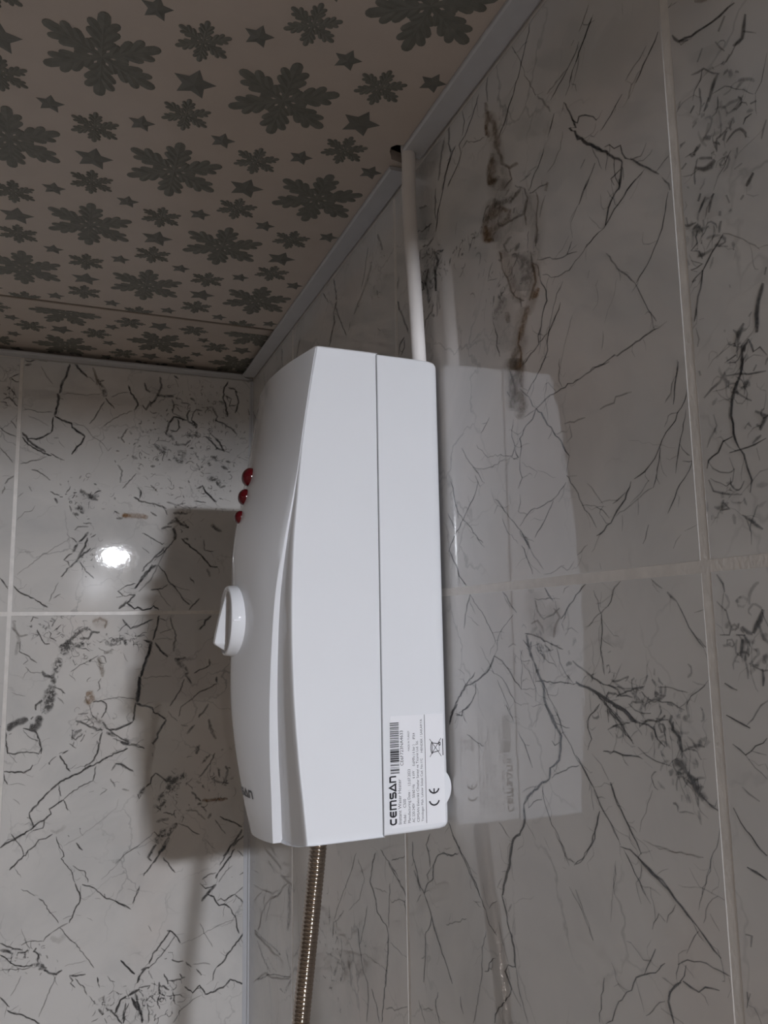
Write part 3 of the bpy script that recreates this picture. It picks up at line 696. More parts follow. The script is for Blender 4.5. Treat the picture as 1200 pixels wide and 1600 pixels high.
R31,8,2,-8109,-564,3,-3,-52,-18,2,-3,-57,-17,2,-3
R21,5,6,-7984,-179,-1,-2,-65,11,-1,-2
R21,9,0,-5911,-706,12,2,94,-88,13,1,26,-53,13,0
R21,8,0,-6071,-693,5,2,97,-47,7,1,3,-34,5,3,86,-4,-1,4
R21,6,2,-6507,-657,5,-1,-70,-89,5,-1
R21,7,2,-6623,-792,5,-2,-60,-60,5,-2,-42,-69,5,-2,-27,-45,5,-2
R21,6,2,-6027,-879,4,-3,-100,-26,4,-3,-116,-17,3,-3
R21,9,0,-6892,-625,10,-4,-61,-50,11,-4,-38,-60,10,-4,-38,-34,11,-2,12,-64,11,-1,18,-56,10,2,82,-52,10,1,12,-57,12,-1
R21,7,2,-6971,-634,5,-2,-51,-58,5,-2,-22,-60,5,-2,-63,-54,5,-2,-46,-61,5,-2
R21,7,2,-6943,-803,6,-3,-26,-20,2,-4,-44,21,-4,-3
R21,8,0,-7153,-867,5,-2,-59,-50,5,-2,-56,-56,5,-2
R21,6,2,-7164,-891,2,3,164,-60,2,3,73,-39,3,2
R21,9,0,-6905,-998,4,5,67,-27,7,4,79,-54,8,3,65,-44,10,2,44,-49,11,1
R21,9,0,-6650,-1172,11,-2,-1,-90,11,-2,54,-78,9,1,68,-40,10,1,29,-57,12,-2,15,-79,12,-2,58,-99,12,-2,32,-89,12,-3
R21,6,2,-6693,-1131,6,-1,-4,-48,1,-3,-88,57,-3,-2,-46,9,0,-3
R21,6,2,-6837,-1041,5,-1,-9,-62,5,-1,-50,-91,4,-2,-77,-83,4,-2,-61,-75,4,-2
R21,4,4,-6667,-1259,4,-2,-87,-69,4,-2
R21,3,4,-6831,-1295,4,-2,-52,-57,4,-2
R21,4,4,-6379,-1320,6,-3,-51,-24,6,-3,-66,-36,6,-3
R21,8,0,-5741,-1457,7,-3,-115,-109,6,-3,-101,-59,6,-3,-95,-85,6,-3,-73,-73,6,-3
R21,7,2,-5625,-1675,2,-4,-138,25,0,-4,-111,42,-2,-3
R21,8,0,-7307,-1073,5,0,47,-130,5,0,54,-63,4,0,54,-56,4,1,68,-47,3,1
R21,3,4,-6990,-1401,4,-5,-26,0,4,-5
R21,6,2,-7268,-973,4,-2,-53,-76,4,-2,-63,-63,4,-2,-50,-58,4,-2
R21,8,0,-7400,-929,4,-2,-38,-76,4,-2,-48,-65,4,-2,-42,-58,4,-2
R21,4,4,-7270,-821,3,-2,-67,-40,3,-2,-52,-63,3,-2
R21,4,4,-7268,-973,-1,-2,-155,48,-1,-2
R21,3,4,-7319,-1070,-1,-2,-83,37,-1,-2
R21,8,0,-7350,-586,3,1,91,-75,4,1,10,-45,4,-1,-26,-48,4,-1,35,-56,4,0
R21,8,0,-7380,-584,3,-2,-81,-43,4,-2,-51,-43,4,-2,-8,-34,4,-2,-46,-22,3,-2
R21,7,2,-7361,-797,1,-3,-86,8,1,-3,-108,1,1,-3
R21,4,2,-7396,-1288,3,-1,17,-126,3,-1
R21,4,4,-6944,-960,-3,0,-62,72,-3,0
R21,10,0,-7443,-586,6,-8,-76,-14,8,-7,-50,-37,9,-7,-51,-8,5,-8
R21,6,2,-7399,-697,-3,-4,-70,29,-1,-4,-88,16,0,-4
R21,8,0,-7618,-665,-6,1,-2,20,-2,-4,-50,-1,3,-4,-38,-16,5,-3,-16,-37,5,-3,-45,-27,4,-3
R21,8,0,-7709,-649,8,-2,-6,-45,8,-2
R21,7,2,-7722,-615,3,-5,-29,-3,1,-5,-47,5,1,-5
R21,9,0,-7826,-617,9,0,8,-33,9,-3,-38,-27,8,-4,-5,-43,9,-2,-1,-37,9,-2
R21,7,2,-7759,-637,4,-1,-14,-43,4,-1,-5,-45,4,-1
R21,6,2,-7703,-715,4,0,6,-66,4,-1
R21,9,0,-7820,-770,15,-16,-26,-8,18,-14,-33,-26,19,-13
R21,9,0,-7879,-804,12,-8,-32,-26,13,-7,-14,-34,13,-7,-31,-24,11,-8
R21,8,0,-7876,-835,5,-4,-25,-15,0,-5,-36,25,4,-5,-5,-36,7,-2
R21,9,0,-7956,-888,5,-4,-46,-27,4,-5,-55,-9,3,-5
R21,8,0,-7407,-603,5,-3,-74,-50,5,-3,-40,-37,5,-2,-49,-49,5,-2
R21,6,2,-7600,-748,3,-2,-48,-27,2,-3,-96,-19,2,-3,-55,-4,1,-3
R21,7,0,-7355,-798,1,-4,-113,5,1,-4,-97,3,2,-4,-61,-5,2,-3
R21,4,4,-7635,-803,3,-2,-48,-19,3,-2
R21,4,6,-7833,-824,4,-1,-13,-47,4,-1,-30,-56,3,-2
R21,5,4,-7674,-915,3,0,35,-58,3,0,14,-42,3,0,33,-40,3,0,15,-49,3,0
R21,8,0,-7142,-846,5,-2,-71,-64,5,-2,-55,-63,5,-2
R21,6,2,-7268,-973,4,-2,-41,-71,4,-2,-64,-57,4,-2,-41,-46,4,-2,-29,-41,4,-2
R21,8,0,-7395,-930,5,-2,-42,-89,5,-2,-59,-63,5,-3,-56,-67,5,-2,-27,-46,5,-2
R21,8,0,-7307,-1073,5,0,45,-101,5,0,42,-74,5,0,82,-92,4,1,40,-21,2,2
R21,9,0,-7443,-1195,2,-4,-64,2,4,-4,-49,-20,5,-4,-68,-28,4,-4,-74,-24,5,-4,-61,-42,5,-4
R21,8,0,-7556,-1213,-3,-1,-23,25,-3,-1
R21,6,2,-7463,-1203,3,-2,-48,-55,3,-2,-47,-52,3,-2,-35,-45,3,-2
R21,4,2,-7403,-1265,3,-1,24,-149,3,-1
R21,6,4,-8043,-982,3,0,50,-104,3,0,42,-98,3,0,32,-76,3,0
R21,4,10,-7594,-1132,2,-3,-98,-3,2,-3,-92,-2,1,-3,-90,16,1,-3,-67,5,1,-3
R31,8,2,-8109,-564,2,-3,-52,-18,2,-3,-57,-20,2,-3
R31,8,2,-8129,-667,3,-3,-57,-32,0,-3,-103,72,-2,-2
R31,5,4,-8186,-699,3,-2,-39,-39,2,-2,-49,-31,2,-2
R31,8,0,-8109,-899,4,-2,-29,-45,3,-2,-47,-40,3,-2,-32,-36,3,-2,-29,-14,3,-3
R31,7,0,-8152,-1096,3,-3,-86,-21,3,-3
R31,4,6,-8159,-816,5,-4,-27,-18,4,-4,-48,-19,4,-4
R21,5,6,-7890,-691,7,-3,-15,-29,7,-3
R21,4,6,-7962,-743,5,-4,-8,-5,5,-4
R21,7,0,-5462,-1588,9,-1,68,-88,10,-2,-47,-60,10,-3,-8,-68,10,-3
R21,8,0,-5169,-1708,10,-2,4,-86,10,-3,-50,-72,10,-3,-48,-91,9,-4,-87,-47,8,-4
R21,6,2,-5186,-1894,15,-6,-52,-39,15,-6,-48,-69,15,-6
R21,8,0,-5350,-2004,9,-4,-83,-76,9,-4,-45,-75,9,-4,-89,-87,8,-4,-108,-104,8,-4,-61,-70,8,-4
R21,8,0,-5852,-1623,2,4,90,-32,-1,5,113,-9,1,4,98,-54,9,1,51,-63,12,-2,5,-81,11,-2,103,-69,11,-1,42,-73,12,-2
R21,6,2,-5474,-1798,8,0,78,-71,10,-2,-35,-31,10,-4
R21,7,0,-5456,-2112,10,-2,42,-83,9,-2,66,-62,10,-3,5,-102,10,-3,21,-136,10,-4,16,-76,10,-4
R21,5,2,-5298,-2019,9,0,82,-76,9,-1
R21,8,0,-5793,-1523,7,-3,-123,-94,6,-3,-117,-89,6,-3,-92,-81,6,-3,-71,-58,6,-3
R21,6,2,-6196,-1845,6,-2,-33,-67,6,-3,-87,-31,5,-3
R21,5,2,-6044,-1838,4,-3,-96,-7,4,-3
R21,10,0,-6598,-1331,6,3,68,-41,9,0,22,-63,11,-2,42,-111,11,-2,40,-78,11,-2,40,-87,11,-2
R21,9,0,-6386,-1711,9,-4,-30,-58,9,-4,-35,-97,9,-4,-43,-74,9,-4,-9,-102,9,-4
R21,5,2,-6335,-1683,-6,0,-58,67,-6,0
R21,5,2,-6330,-1753,4,1,95,-71,5,1
R21,4,4,-6486,-1723,12,-1,37,-52,13,-1
R21,2,6,-6503,-1718,-2,-2,-213,103,-2,-2
R21,6,2,-6188,-1960,6,-1,54,-105,6,-2,11,-160,6,-2,58,-143,6,-2,69,-163,6,-2
R21,8,0,-6289,-2070,4,1,76,-53,6,-1,12,-47,7,-1,38,-14,0,4
R21,8,0,-6504,-2034,-2,5,76,-19,3,2,37,-47,9,-3,-31,-29,8,-4,-31,-36,8,-3,74,-94,7,-1,112,-111,8,-2,12,-51,9,-3
R21,7,0,-6427,-2070,7,-3,-13,-52,7,-3
R21,5,2,-6511,-2039,5,-2,-10,-84,5,-2,-42,-70,5,-3,-48,-77,5,-3
R21,4,2,-6340,-1860,5,-2,-28,-91,5,-2,-61,-94,4,-2
R21,4,2,-6453,-2165,6,-4,-92,-51,6,-4
R21,7,0,-5526,-2545,8,-3,41,-92,9,-4,-53,-88,8,-4
R21,6,0,-5840,-2448,8,-3,-7,-52,8,-4,-29,-32,7,-4
R21,4,4,-5221,-2714,9,-4,-96,-104,8,-4
R21,4,4,-5283,-2749,0,-6,-163,67,0,-6
R21,4,4,-7036,-1477,4,-2,-72,-59,4,-2,-56,-68,4,-2,-43,-62,4,-2
R21,3,6,-7088,-1477,3,-1,-43,-80,3,-2
R21,6,2,-6934,-1248,4,-2,-63,-69,4,-2,-48,-62,4,-2
R21,5,4,-5668,-2093,-3,-3,-136,62,-3,-3,-151,66,-2,-3
R21,4,2,-7402,-1279,3,-1,20,-93,3,-1,26,-110,3,-1,11,-57,3,-1
R21,5,2,-7473,-1214,3,-2,-56,-72,3,-2,-45,-58,3,-2,-46,-38,3,-2
R21,9,0,-7556,-1213,5,-4,-58,-31,5,-4,-65,-26,5,-4,-54,-23,5,-4,-42,-30,5,-4,-58,-36,5,-4,-48,-26,4,-4
R21,8,0,-7881,-1385,4,-3,-54,-40,4,-3,-60,-36,3,-3
R21,6,2,-7769,-1340,3,1,46,-54,3,0,13,-34,4,-1
R21,7,2,-7620,-1482,-4,0,-46,77,-2,-2,-36,-20,3,-3
R21,8,0,-7633,-1553,4,0,34,-55,4,0,46,-74,4,0
R21,8,0,-7686,-1589,3,1,62,-60,2,2,61,-29,1,3,64,-36,4,1,36,-65,4,0,33,-20,3,1,59,-62,5,0,32,-52,5,-1,21,-48,5,0,48,-33,2,2
R21,7,0,-7888,-1400,3,0,48,-63,3,0,26,-45,3,0
R21,7,2,-7760,-1568,-2,-2,-56,38,0,-3,-70,19,2,-3,-64,1,2,-3,-93,1,2,-3
R21,6,2,-7770,-1559,3,0,22,-44,4,-1,2,-24,4,-1
R21,8,0,-7806,-1552,4,-1,14,-46,4,-1,29,-35,3,1,50,-49,4,0,21,-32,4,0
R21,9,0,-7782,-1620,4,-5,-42,-7,4,-5,-42,-1,0,-4,-36,31,0,-4,-73,17,2,-4
R21,9,0,-7772,-1629,4,2,69,-62,6,0,13,-42,8,-3,-14,-42,7,-4,-11,-28,7,-4
R21,6,2,-7671,-1740,2,2,60,-43,3,1,64,-63,3,1
R21,8,0,-7277,-1798,4,-1,31,-86,4,-1,22,-123,4,-2
R21,6,2,-7983,-1106,3,0,31,-72,3,0,33,-85,3,0,23,-59,3,0
R21,5,4,-8040,-1244,-2,3,38,5,0,2,53,-44,3,0,32,-79,4,-1
R21,4,6,-7954,-1316,3,-2,-43,-49,3,-2
R31,6,4,-8120,-1335,2,-6,-29,4,7,-4,8,-40,7,-2
R31,6,4,-8107,-1533,6,-2,6,-56,3,-5,-20,56,-6,1
R31,8,2,-8172,-970,3,-2,-32,-37,3,-2,-42,-27,3,-3
R31,7,2,-8152,-1096,2,-3,-42,-5,2,-3,-44,-16,2,-3
R21,4,4,-7088,-1477,4,-2,-56,-84,4,-2,-63,-105,4,-2
R21,3,6,-7790,-1258,1,-2,-132,25,1,-2
R21,4,10,-7672,-1140,1,-3,-94,4,1,-3,-90,10,1,-3,-85,10,1,-3
R11,7,0,-4458,-1958,14,-2,72,-101,15,-3,58,-147,16,-5,-116,-96,15,-6,-30,-84,14,-6,-192,-42,13,-6,-29,-46,14,-5
R11,8,0,-4695,-2474,14,-4,23,-163,14,-5,39,-169,14,-5,54,-165,14,-5,39,-171,14,-6
R11,6,2,-4743,-2102,9,-2,22,-152,9,-3,17,-173,9,-3
R11,6,0,-4768,-2229,-4,-3,-152,68,0,-4,-115,12,5,-5
R11,7,0,-4719,-1962,14,-6,-90,-43,13,-6,-174,-62,13,-6,-81,-62,13,-6
R11,6,2,-4560,-1909,11,-5,-189,-56,11,-5,-149,-50,10,-5
R11,6,0,-5007,-2146,11,-4,-51,-102,11,-4
R11,6,2,-4782,-1934,-4,-3,-153,61,-3,-3,-131,44,-2,-4
R11,5,2,-4022,-2065,12,-2,205,-257,12,-2,258,-281,13,-3,135,-174,14,-3
R11,4,2,-4058,-2106,11,-4,-145,-110,11,-3,117,-192,10,-1,277,-171,9,0
R11,6,2,-4040,-2643,14,-5,-33,-135,13,-5,-68,-143,13,-6,-105,-55,13,-6,-12,-123,13,-5,41,-179,13,-5
R11,5,2,-4268,-2402,11,-3,117,-229,12,-3,77,-122,12,-3
R11,7,0,-4332,-2989,11,-6,-113,-92,11,-5,-45,-87,11,-5
R11,4,2,-4724,-2520,7,-5,-207,-4,6,-4,-141,8,5,-4
R11,4,4,-4413,-2229,5,-6,-264,41,5,-6
R11,5,4,-3685,-2617,14,-2,129,-105,13,-1,133,-69,17,-4,48,-148,18,-5
R11,3,4,-4182,-2788,7,-5,-277,29,6,-5,-193,15,6,-5
R11,4,4,-3188,-3124,15,-12,-359,61,25,-11,134,-179,25,-7
R11,4,4,-3549,-2998,24,-11,-165,-68,25,-9,128,-150,24,-6
R11,3,4,-3797,-2973,24,-10,-74,-171,23,-10
R11,4,4,-4609,-3014,3,-8,-215,77,-1,-6,-204,104,-4,-4
R11,4,4,-3290,-2698,19,-6,4,-164,18,-6
R01,6,2,-319,-3874,27,-14,-575,66,23,-13,-446,68,21,-13,-276,32,21,-12
R01,5,2,-493,-3944,32,-13,-328,-98,29,-13,-306,-25,26,-13
R01,6,2,-506,-4387,-21,0,-548,276,-7,-6,-564,195,5,-10,-384,129,5,-9
R01,5,4,-1938,-2900,51,-14,0,-270,50,-15,62,-210,51,-16
R01,4,4,-960,-3210,30,-7,153,-204,32,-9,-83,-186,-8,-4,-224,296,-26,5,-496,246,-18,0
R01,4,4,-1812,-3591,25,-10,-190,-150,24,-10
R01,5,4,-2002,-3803,34,-9,252,-236,25,-3,198,-30,-29,18
R01,4,4,-1031,-2891,20,-8,-298,-61,19,-7
R10,7,2,-3543,3157,19,7,-64,-166,19,7,-20,-99,19,8,92,-85,19,8,-20,-99,19,8,166,-184,20,8
R10,6,2,-3604,2841,15,4,-127,-185,15,4,-164,-207,14,3
R10,5,4,-3208,3150,19,5,-167,-172,18,4
R10,4,4,-4477,3038,13,7,99,-203,13,7,79,-105,13,7
R10,3,4,-4558,2837,21,12,223,-149,22,12,234,-116,23,12
R10,6,2,-4001,2540,12,5,43,-70,12,5
R10,5,2,-4671,2234,9,0,-64,-49,8,0
R00,5,2,-1588,3112,26,9,-1,-150,25,8
R10,5,4,-2362,2985,19,8,151,-209,19,7
R20,4,4,-5124,2494,25,12,34,-96,25,12
R20,6,2,-5085,2301,18,4,-82,-130,17,4,-79,-126,17,4,-51,-89,17,4
R20,7,2,-5214,1962,10,6,88,-29,12,6,33,-72,12,5
R20,7,2,-5212,1939,12,4,3,-58,12,5,59,-40,11,6
R10,5,4,-4705,3049,21,8,-92,-190,20,7
B00,8,0,-2368,3164,-15,3,-30,-143,-14,4,-50,-129,-14,5,-29,-127,-14,4
B00,9,0,-2498,2763,-18,-6,17,-75,-19,0,-21,-154,-18,3,-18,-63,-18,6
B00,9,0,-2533,2455,-11,0,-3,-107,-11,1,-16,-99,-11,2
B00,8,2,-2552,2249,-6,10,-85,-59,-5,11,-79,-36,-2,12,-94,0,0,12
B00,9,0,-2520,2463,-6,-13,91,-45,-4,-14,111,-29,-7,-13,9,-52,-10,-10,78,-55,-7,-13,78,-48,-7,-13
B00,9,0,-2153,2234,-12,6,-45,-102,-11,8,-53,-50,-10,9,-52,-94,-11,7
B00,8,0,-2306,3171,-10,-11,74,-86,-10,-11,80,-77,-9,-12
B00,6,10,-2093,3148,-14,-8,47,-121,-14,-9,60,-103,-13,-10
B00,6,8,-2045,2980,-20,-22,89,-100,-23,-17,33,-107,-26,-11
B00,7,6,-1945,2991,-3,12,-56,-22,-3,12
B00,7,4,-1923,2757,-7,-7,60,-72,-7,-8,52,-58,-7,-8
B00,5,4,-1936,2709,-8,5,-67,-131,-8,5,-52,-113,-8,6,-54,-66,-7,7
B00,4,8,-2443,2761,1,-6,124,20,0,-6,140,-9,0,-6,183,33,1,-6
B00,5,4,-2543,2515,0,6,-175,-16,0,6,-95,29,1,6,-66,-13,-1,6
B00,8,0,-2877,2171,-8,-8,57,-70,-7,-10,95,-67,-5,-11,96,-53,-4,-11,96,-24,-3,-12
B00,8,0,-2879,2231,-11,-10,70,-99,-10,-12,110,-82,-7,-14,97,-53,-7,-15
B00,6,2,-2548,1986,-4,-9,97,-53,-4,-9,69,-26,-3,-9
B00,5,2,-2587,1939,-2,8,-131,-54,-2,8,-163,-54,-2,8
B00,6,2,-2753,1765,-1,-10,67,-11,-3,-9,83,-54,-5,-8,69,-56,-5,-8
B00,4,6,-2703,3095,-5,-4,74,-130,-5,-4,72,-85,-4,-5
B00,7,2,-2887,3151,-2,-12,61,-9,1,-12,52,30,4,-11
B00,8,2,-2885,3090,3,-16,73,23,3,-16
B00,6,2,-2747,3182,-2,-12,110,-18,-2,-13
B00,4,8,-2305,2398,-1,-7,141,-34,-3,-6,103,-130,-4,-5,115,-69,-4,-5,44,-58,-5,-4
B00,4,6,-1902,2107,-6,-5,30,-44,0,-8,41,49,6,-6
B00,4,4,-1636,2864,-1,8,-102,-26,-2,8,-114,-58,-3,8
B00,7,2,-1639,2943,-12,-4,17,-61,-11,-6,62,-106,-10,-8,45,-59,-9,-9
B00,6,2,-1557,2634,10,-6,42,83,11,-6
B00,4,4,-1585,2616,-3,8,-130,-59,-3,8,-127,-89,-4,7,-97,-86,-5,6
B10,8,2,-3077,2796,-6,-15,41,-18,-6,-15
B10,6,2,-2940,2977,-4,9,-90,-55,-4,9
B10,6,2,-3029,2907,-4,-7,55,-40,-2,-8,39,4,0,-8
B10,6,4,-3108,2628,4,-11,64,36,-3,-12,70,-83,-8,-9,27,-27,-7,-9
B10,6,2,-3145,2595,-1,-10,78,-8,-1,-10
B10,5,4,-3022,2757,-6,-5,57,-85,-6,-5
B10,6,4,-3130,2270,-4,-7,95,-67,-3,-7,106,-36,-2,-8
B10,5,8,-3118,2020,-5,-6,68,-68,-5,-6,84,-112,-5,-5
B10,5,2,-3017,2368,-5,-6,83,-97,-5,-6
B10,4,10,-2941,2434,-11,1,-10,-75,-11,1
B10,5,6,-2933,1681,-5,10,-76,-48,-7,9,-35,-60,-9,7
B00,2,6,-2822,2445,-3,-8,95,-37,-3,-8,151,-78,-3,-8
B00,5,4,-2516,2184,0,-12,55,4,0,-12
B00,3,6,-2460,2158,-4,-4,72,-86,-4,-4
B00,7,2,-1651,2960,-11,-5,24,-77,-11,-5
B00,6,2,-1619,2867,-6,-6,76,-87,-7,-5,24,-78,-8,-3
B00,6,4,-1253,3114,-14,-5,25,-111,-14,0,-35,-116,-13,5,-43,-85,-12,8,-58,-85,-11,8
B00,6,2,-1446,3013,-16,-6,25,-94,-14,-11,53,-27,-8,-16
B00,6,2,-1467,2707,-13,-12,46,-59,7,-15,56,117,14,-7
B00,6,4,-1292,2852,-1,-18,120,3,-1,-18,107,3,-1,-18
B00,7,2,-1071,3150,-8,-13,62,-43,-9,-13
B00,6,2,-1095,2822,-11,-6,32,-77,-12,-2,-12,-114,-12,1
B00,8,0,-1059,2584,-12,9,-59,-85,-13,6,-21,-98,-14,3,-21,-65,-14,4
B00,8,0,-1074,2583,-2,-13,107,-15,-3,-13,77,-18,-3,-13
B00,7,2,-1013,2556,-12,-4,25,-111,-12,0,-37,-59,-4,12,-76,10,2,13
B00,7,2,-847,2700,-11,6,-44,-85,-12,2,16,-80,-10,-9,63,-27,-5,-12
B00,6,2,-691,2697,2,11,-78,10,-4,10,-46,-69,-10,4,-14,-83,-10,-5,79,-58,-6,-9
B00,8,0,-844,2538,-13,-18,79,-58,-16,-15,0,-33,-21,-2
B00,6,2,-825,2378,0,-22,77,6,13,-17,-16,47,20,9
B00,8,0,-655,2391,-18,17,-15,-17,-18,17
B00,7,2,-638,2344,-8,-11,79,-59,-9,-10,64,-76,-8,-11,95,-42,-6,-12
B00,8,0,-513,2337,-10,-12,64,-60,-12,-10,33,-79,-13,-8,32,-46,-12,-9
B00,6,2,-593,2413,-7,-8,80,-76,-7,-8
B00,6,2,-516,2582,-4,-11,127,-39,-5,-10,113,-73,-7,-9,65,-60,-8,-9
B00,6,2,-550,2727,-11,-8,65,-93,-13,-4,-31,-68,-12,5
B00,8,2,-348,3144,-12,5,-55,-123,-13,2,-6,-133,-13,-3,33,-96,-13,-4,26,-147,-13,-3
B00,7,2,-250,3020,-12,-6,34,-80,-13,-5,17,-82,-13,1,-47,-154,-13,3
B00,6,2,-394,2939,-5,-11,97,-40,-10,-6,-31,-103,-8,-8,97,26,2,-11
B00,6,2,-347,3060,-3,-11,97,-23,-6,-10,33,-47,-9,-7
B00,6,2,-850,2862,-10,-15,63,-43,-10,-15
B00,4,4,-972,2786,-2,-13,93,-8,-2,-13
B00,4,6,-472,2849,-8,-22,80,-26,-8,-22
B00,5,4,-1634,2377,-11,8,-83,-131,-13,3,45,-59,-11,-10
B00,4,4,-1619,2347,-16,-13,31,-44,-16,-13
B00,5,2,-1581,2022,-8,-15,74,-41,-8,-15
B00,5,2,-1306,2198,-14,-16,76,-73,-13,-17,76,-58,-12,-18
B00,5,4,-1275,2153,-2,-26,135,-6,-2,-26
B00,6,2,-1062,2026,-12,-23,76,-43,-5,-26,45,19,8,-24
B00,4,4,-1004,2109,5,-25,91,22,-24,-9,-42,-178,-24,5
B00,6,2,-1343,1898,0,-17,59,3,0,-17
B00,5,2,-1271,1980,0,-17,30,2,0,-17
B00,6,2,-1160,2352,-10,-19,76,-42,-13,-17,32,-46,-17,-13
B00,5,2,-1051,2201,0,-17,152,11,5,-16,60,68,12,-11
B00,6,2,-902,2340,0,-17,185,14,0,-18
B00,6,2,-572,2074,-4,-22,79,-11,-15,-17,-15,-49,-20,6
B00,6,2,-602,1992,-17,-13,32,-46,-18,-13
B00,6,2,-614,1783,-6,-26,125,-25,-11,-24,64,-61,-18,-19
B00,7,2,-489,1742,-16,-15,64,-77,-9,-20,63,19,5,-21
B00,6,2,-429,1954,-7,-16,96,-42,-8,-16
B00,7,2,-366,2023,-4,-17,63,-12,-4,-17
B00,7,2,-674,1684,-9,-5,48,-93,-8,-7,94,-83,-7,-8
B00,6,2,-750,1632,6,-16,84,36,6,-16
B00,5,4,-979,1636,-3,-13,61,-12,-3,-13
B00,5,4,-1496,1610,-7,-8,44,-44,-10,-3,-11,-101,-10,1
B00,5,4,-1337,1649,-7,-8,91,-88,-7,-8
B00,5,4,-1516,1794,-8,6,-98,-129,-7,7,-69,-80,-7,7
B00,4,4,-1750,1888,-9,-8,60,-73,-12,-2,-24,-155,-12,2
B00,4,6,-756,1966,-11,-7,47,-77,-11,-7
B00,4,6,-68,2787,-13,-4,17,-82,-13,-4
B00,4,6,-178,2346,3,-13,81,23,3,-13
B00,7,2,-2419,1441,0,-12,36,2,0,-12
B00,7,2,-2480,1425,-15,-11,39,-66,-15,-11
B00,5,2,-2776,1557,-7,-6,39,-64,-7,-6
B00,5,2,-2348,1498,7,-7,36,43,8,-5,11,41,9,-3
B00,6,2,-2532,1503,-3,-9,112,-48,-3,-9
B00,6,2,-2188,1547,-15,-18,65,-65,-11,-22,90,-23,-1,-25,75,17,5,-24
B00,6,2,-2085,1498,-14,-13,52,-66,-10,-17,64,-11,-3,-20
B00,6,2,-2022,1501,5,-11,87,45,5,-11
B00,7,2,-2241,1301,4,-20,74,16,-9,-18,28,-80,-18,-7
B00,6,2,-2264,1246,-5,-19,76,-24,-5,-19
B00,5,2,-2304,1338,-10,-4,27,-79,-10,-4
B00,4,4,-2887,1130,4,-4,78,108,3,-5,82,16,3,-5,33,68,5,-3
B00,4,4,-2889,1419,5,-6,57,56,5,-6
B00,6,2,-2135,1122,0,-10,101,-3,0,-10
B00,5,4,-2231,1032,8,-8,36,41,3,-12,124,4,0,-12
B00,8,2,-2068,1010,-12,10,-60,-82,-11,11,-48,-42,-9,13
B00,7,2,-2264,937,-5,-8,63,-51,-5,-8
B00,8,0,-2187,859,-16,10,-35,-67,-16,10,-23,-40,-16,11
B00,8,2,-2078,942,-15,4,-22,-107,-14,6,-46,-82,-13,8,-35,-80,-14,7
B00,6,2,-1979,986,-6,10,-62,-43,-6,10
B00,8,0,-2036,809,-9,10,-96,-95,-9,10,-60,-68,-9,10,-83,-80,-9,10
B00,7,2,-2245,738,-4,11,-36,-14,-7,9,-59,-67,-11,2,50,-25,-8,-8,15,-53,-11,-3
B00,7,2,-2275,566,-8,7,-93,-120,-8,7
B00,4,4,-2390,381,-7,4,-55,-130,-7,4,-43,-104,-7,4
B00,7,2,-2154,634,-7,-5,65,-106,-7,-6,104,-98,-6,-7
B00,3,6,-2264,937,-3,5,-155,-110,-3,5,-165,-108,-4,5,-103,-106,-4,5,-170,-145,-4,5
B10,8,0,-3041,429,-8,-7,50,-64,-8,-7,43,-64,-8,-7
B00,8,0,-2898,340,-7,-8,74,-77,-6,-9,72,-38,-4,-11,96,-39,-3,-11
B00,7,2,-2656,186,-4,-6,86,-71,-4,-6,73,-39,-3,-7
B00,5,2,-2442,186,4,-7,82,52,4,-7
B00,3,4,-2870,746,0,-5,189,10,0,-5
B00,6,2,-1773,1292,-6,-11,66,-38,-6,-11
B00,6,2,-1744,1197,1,-16,77,3,0,-16
B00,7,19,-1668,1234,3,-25,65,10,3,-25
B00,6,2,-1683,51,7,-7,99,106,7,-7
B00,6,2,-1703,277,-6,-6,66,-67,-8,1,-76,-13,-2,9
B10,5,8,-3067,1450,10,-5,26,67,10,-3,-7,26,10,3
B00,7,19,-1681,1234,1,-29,117,4,0,-29,119,-2,-2,-29,92,-11,-3,-29
B00,6,4,-1328,1296,-6,-11,82,-53,-6,-11
B00,6,2,-1544,1482,-6,-11,80,-52,-4,-12,93,-17,-2,-12,107,-16,-3,-12,82,-25,-4,-12,54,-26,-5,-12
B00,5,2,-1183,1386,-7,-4,71,-124,-7,-4
B00,6,2,-1468,1569,-16,-4,16,-83,-16,-3
B00,8,0,-651,1639,-11,-6,29,-56,-10,-8,71,-69,-8,-10,72,-55,-8,-11
B00,6,2,-774,1461,-1,-10,154,-15,-1,-10
B00,4,4,-1130,1431,-3,-12,137,-37,0,-13,109,33,3,-12
B00,6,2,-1045,1293,0,-17,191,0,0,-17
B00,7,2,-1017,1238,-13,-11,56,-69,-10,-14,125,-66,-8,-15
B00,6,2,-1110,1136,9,-14,67,44,5,-16,82,3,0,-17
B00,8,0,-1041,1096,-19,-8,29,-69,-20,-4,1,-84,-20,-1
B00,7,2,-1189,1078,5,-16,80,30,4,-16,54,2,0,-17
B00,8,0,-929,959,-8,-10,139,-123,-8,-10,112,-82,-8,-9,56,-69,-10,-8,71,-84,-6,-11,98,-6,-1,-13
B00,6,4,-902,960,-3,-17,69,-12,-3,-17
B00,6,2,-997,957,-7,6,-93,-113,-7,7,-91,-99,-6,8,-79,-43,-4,9
B00,6,2,-1130,843,-9,9,-65,-71,-8,9,-65,-56,-8,9,-90,-98,-9,8,-63,-96,-10,7
B00,6,2,-1426,1015,-4,-9,134,-65,-5,-9,121,-74,-3,-10,27,22,6,-8
B00,8,2,-1231,606,-7,15,-78,-42,-10,12,-77,-96,-13,10,-62,-96,-13,9
B00,6,2,-1284,619,-11,6,-63,-124,-10,7,-89,-109,-9,7,-49,-81,-10,7
B00,4,4,-1103,857,-7,4,-89,-195,-7,4,-113,-248,-7,5,-140,-150,-6,6
B00,4,4,-1422,836,-5,-6,95,-80,-5,-6
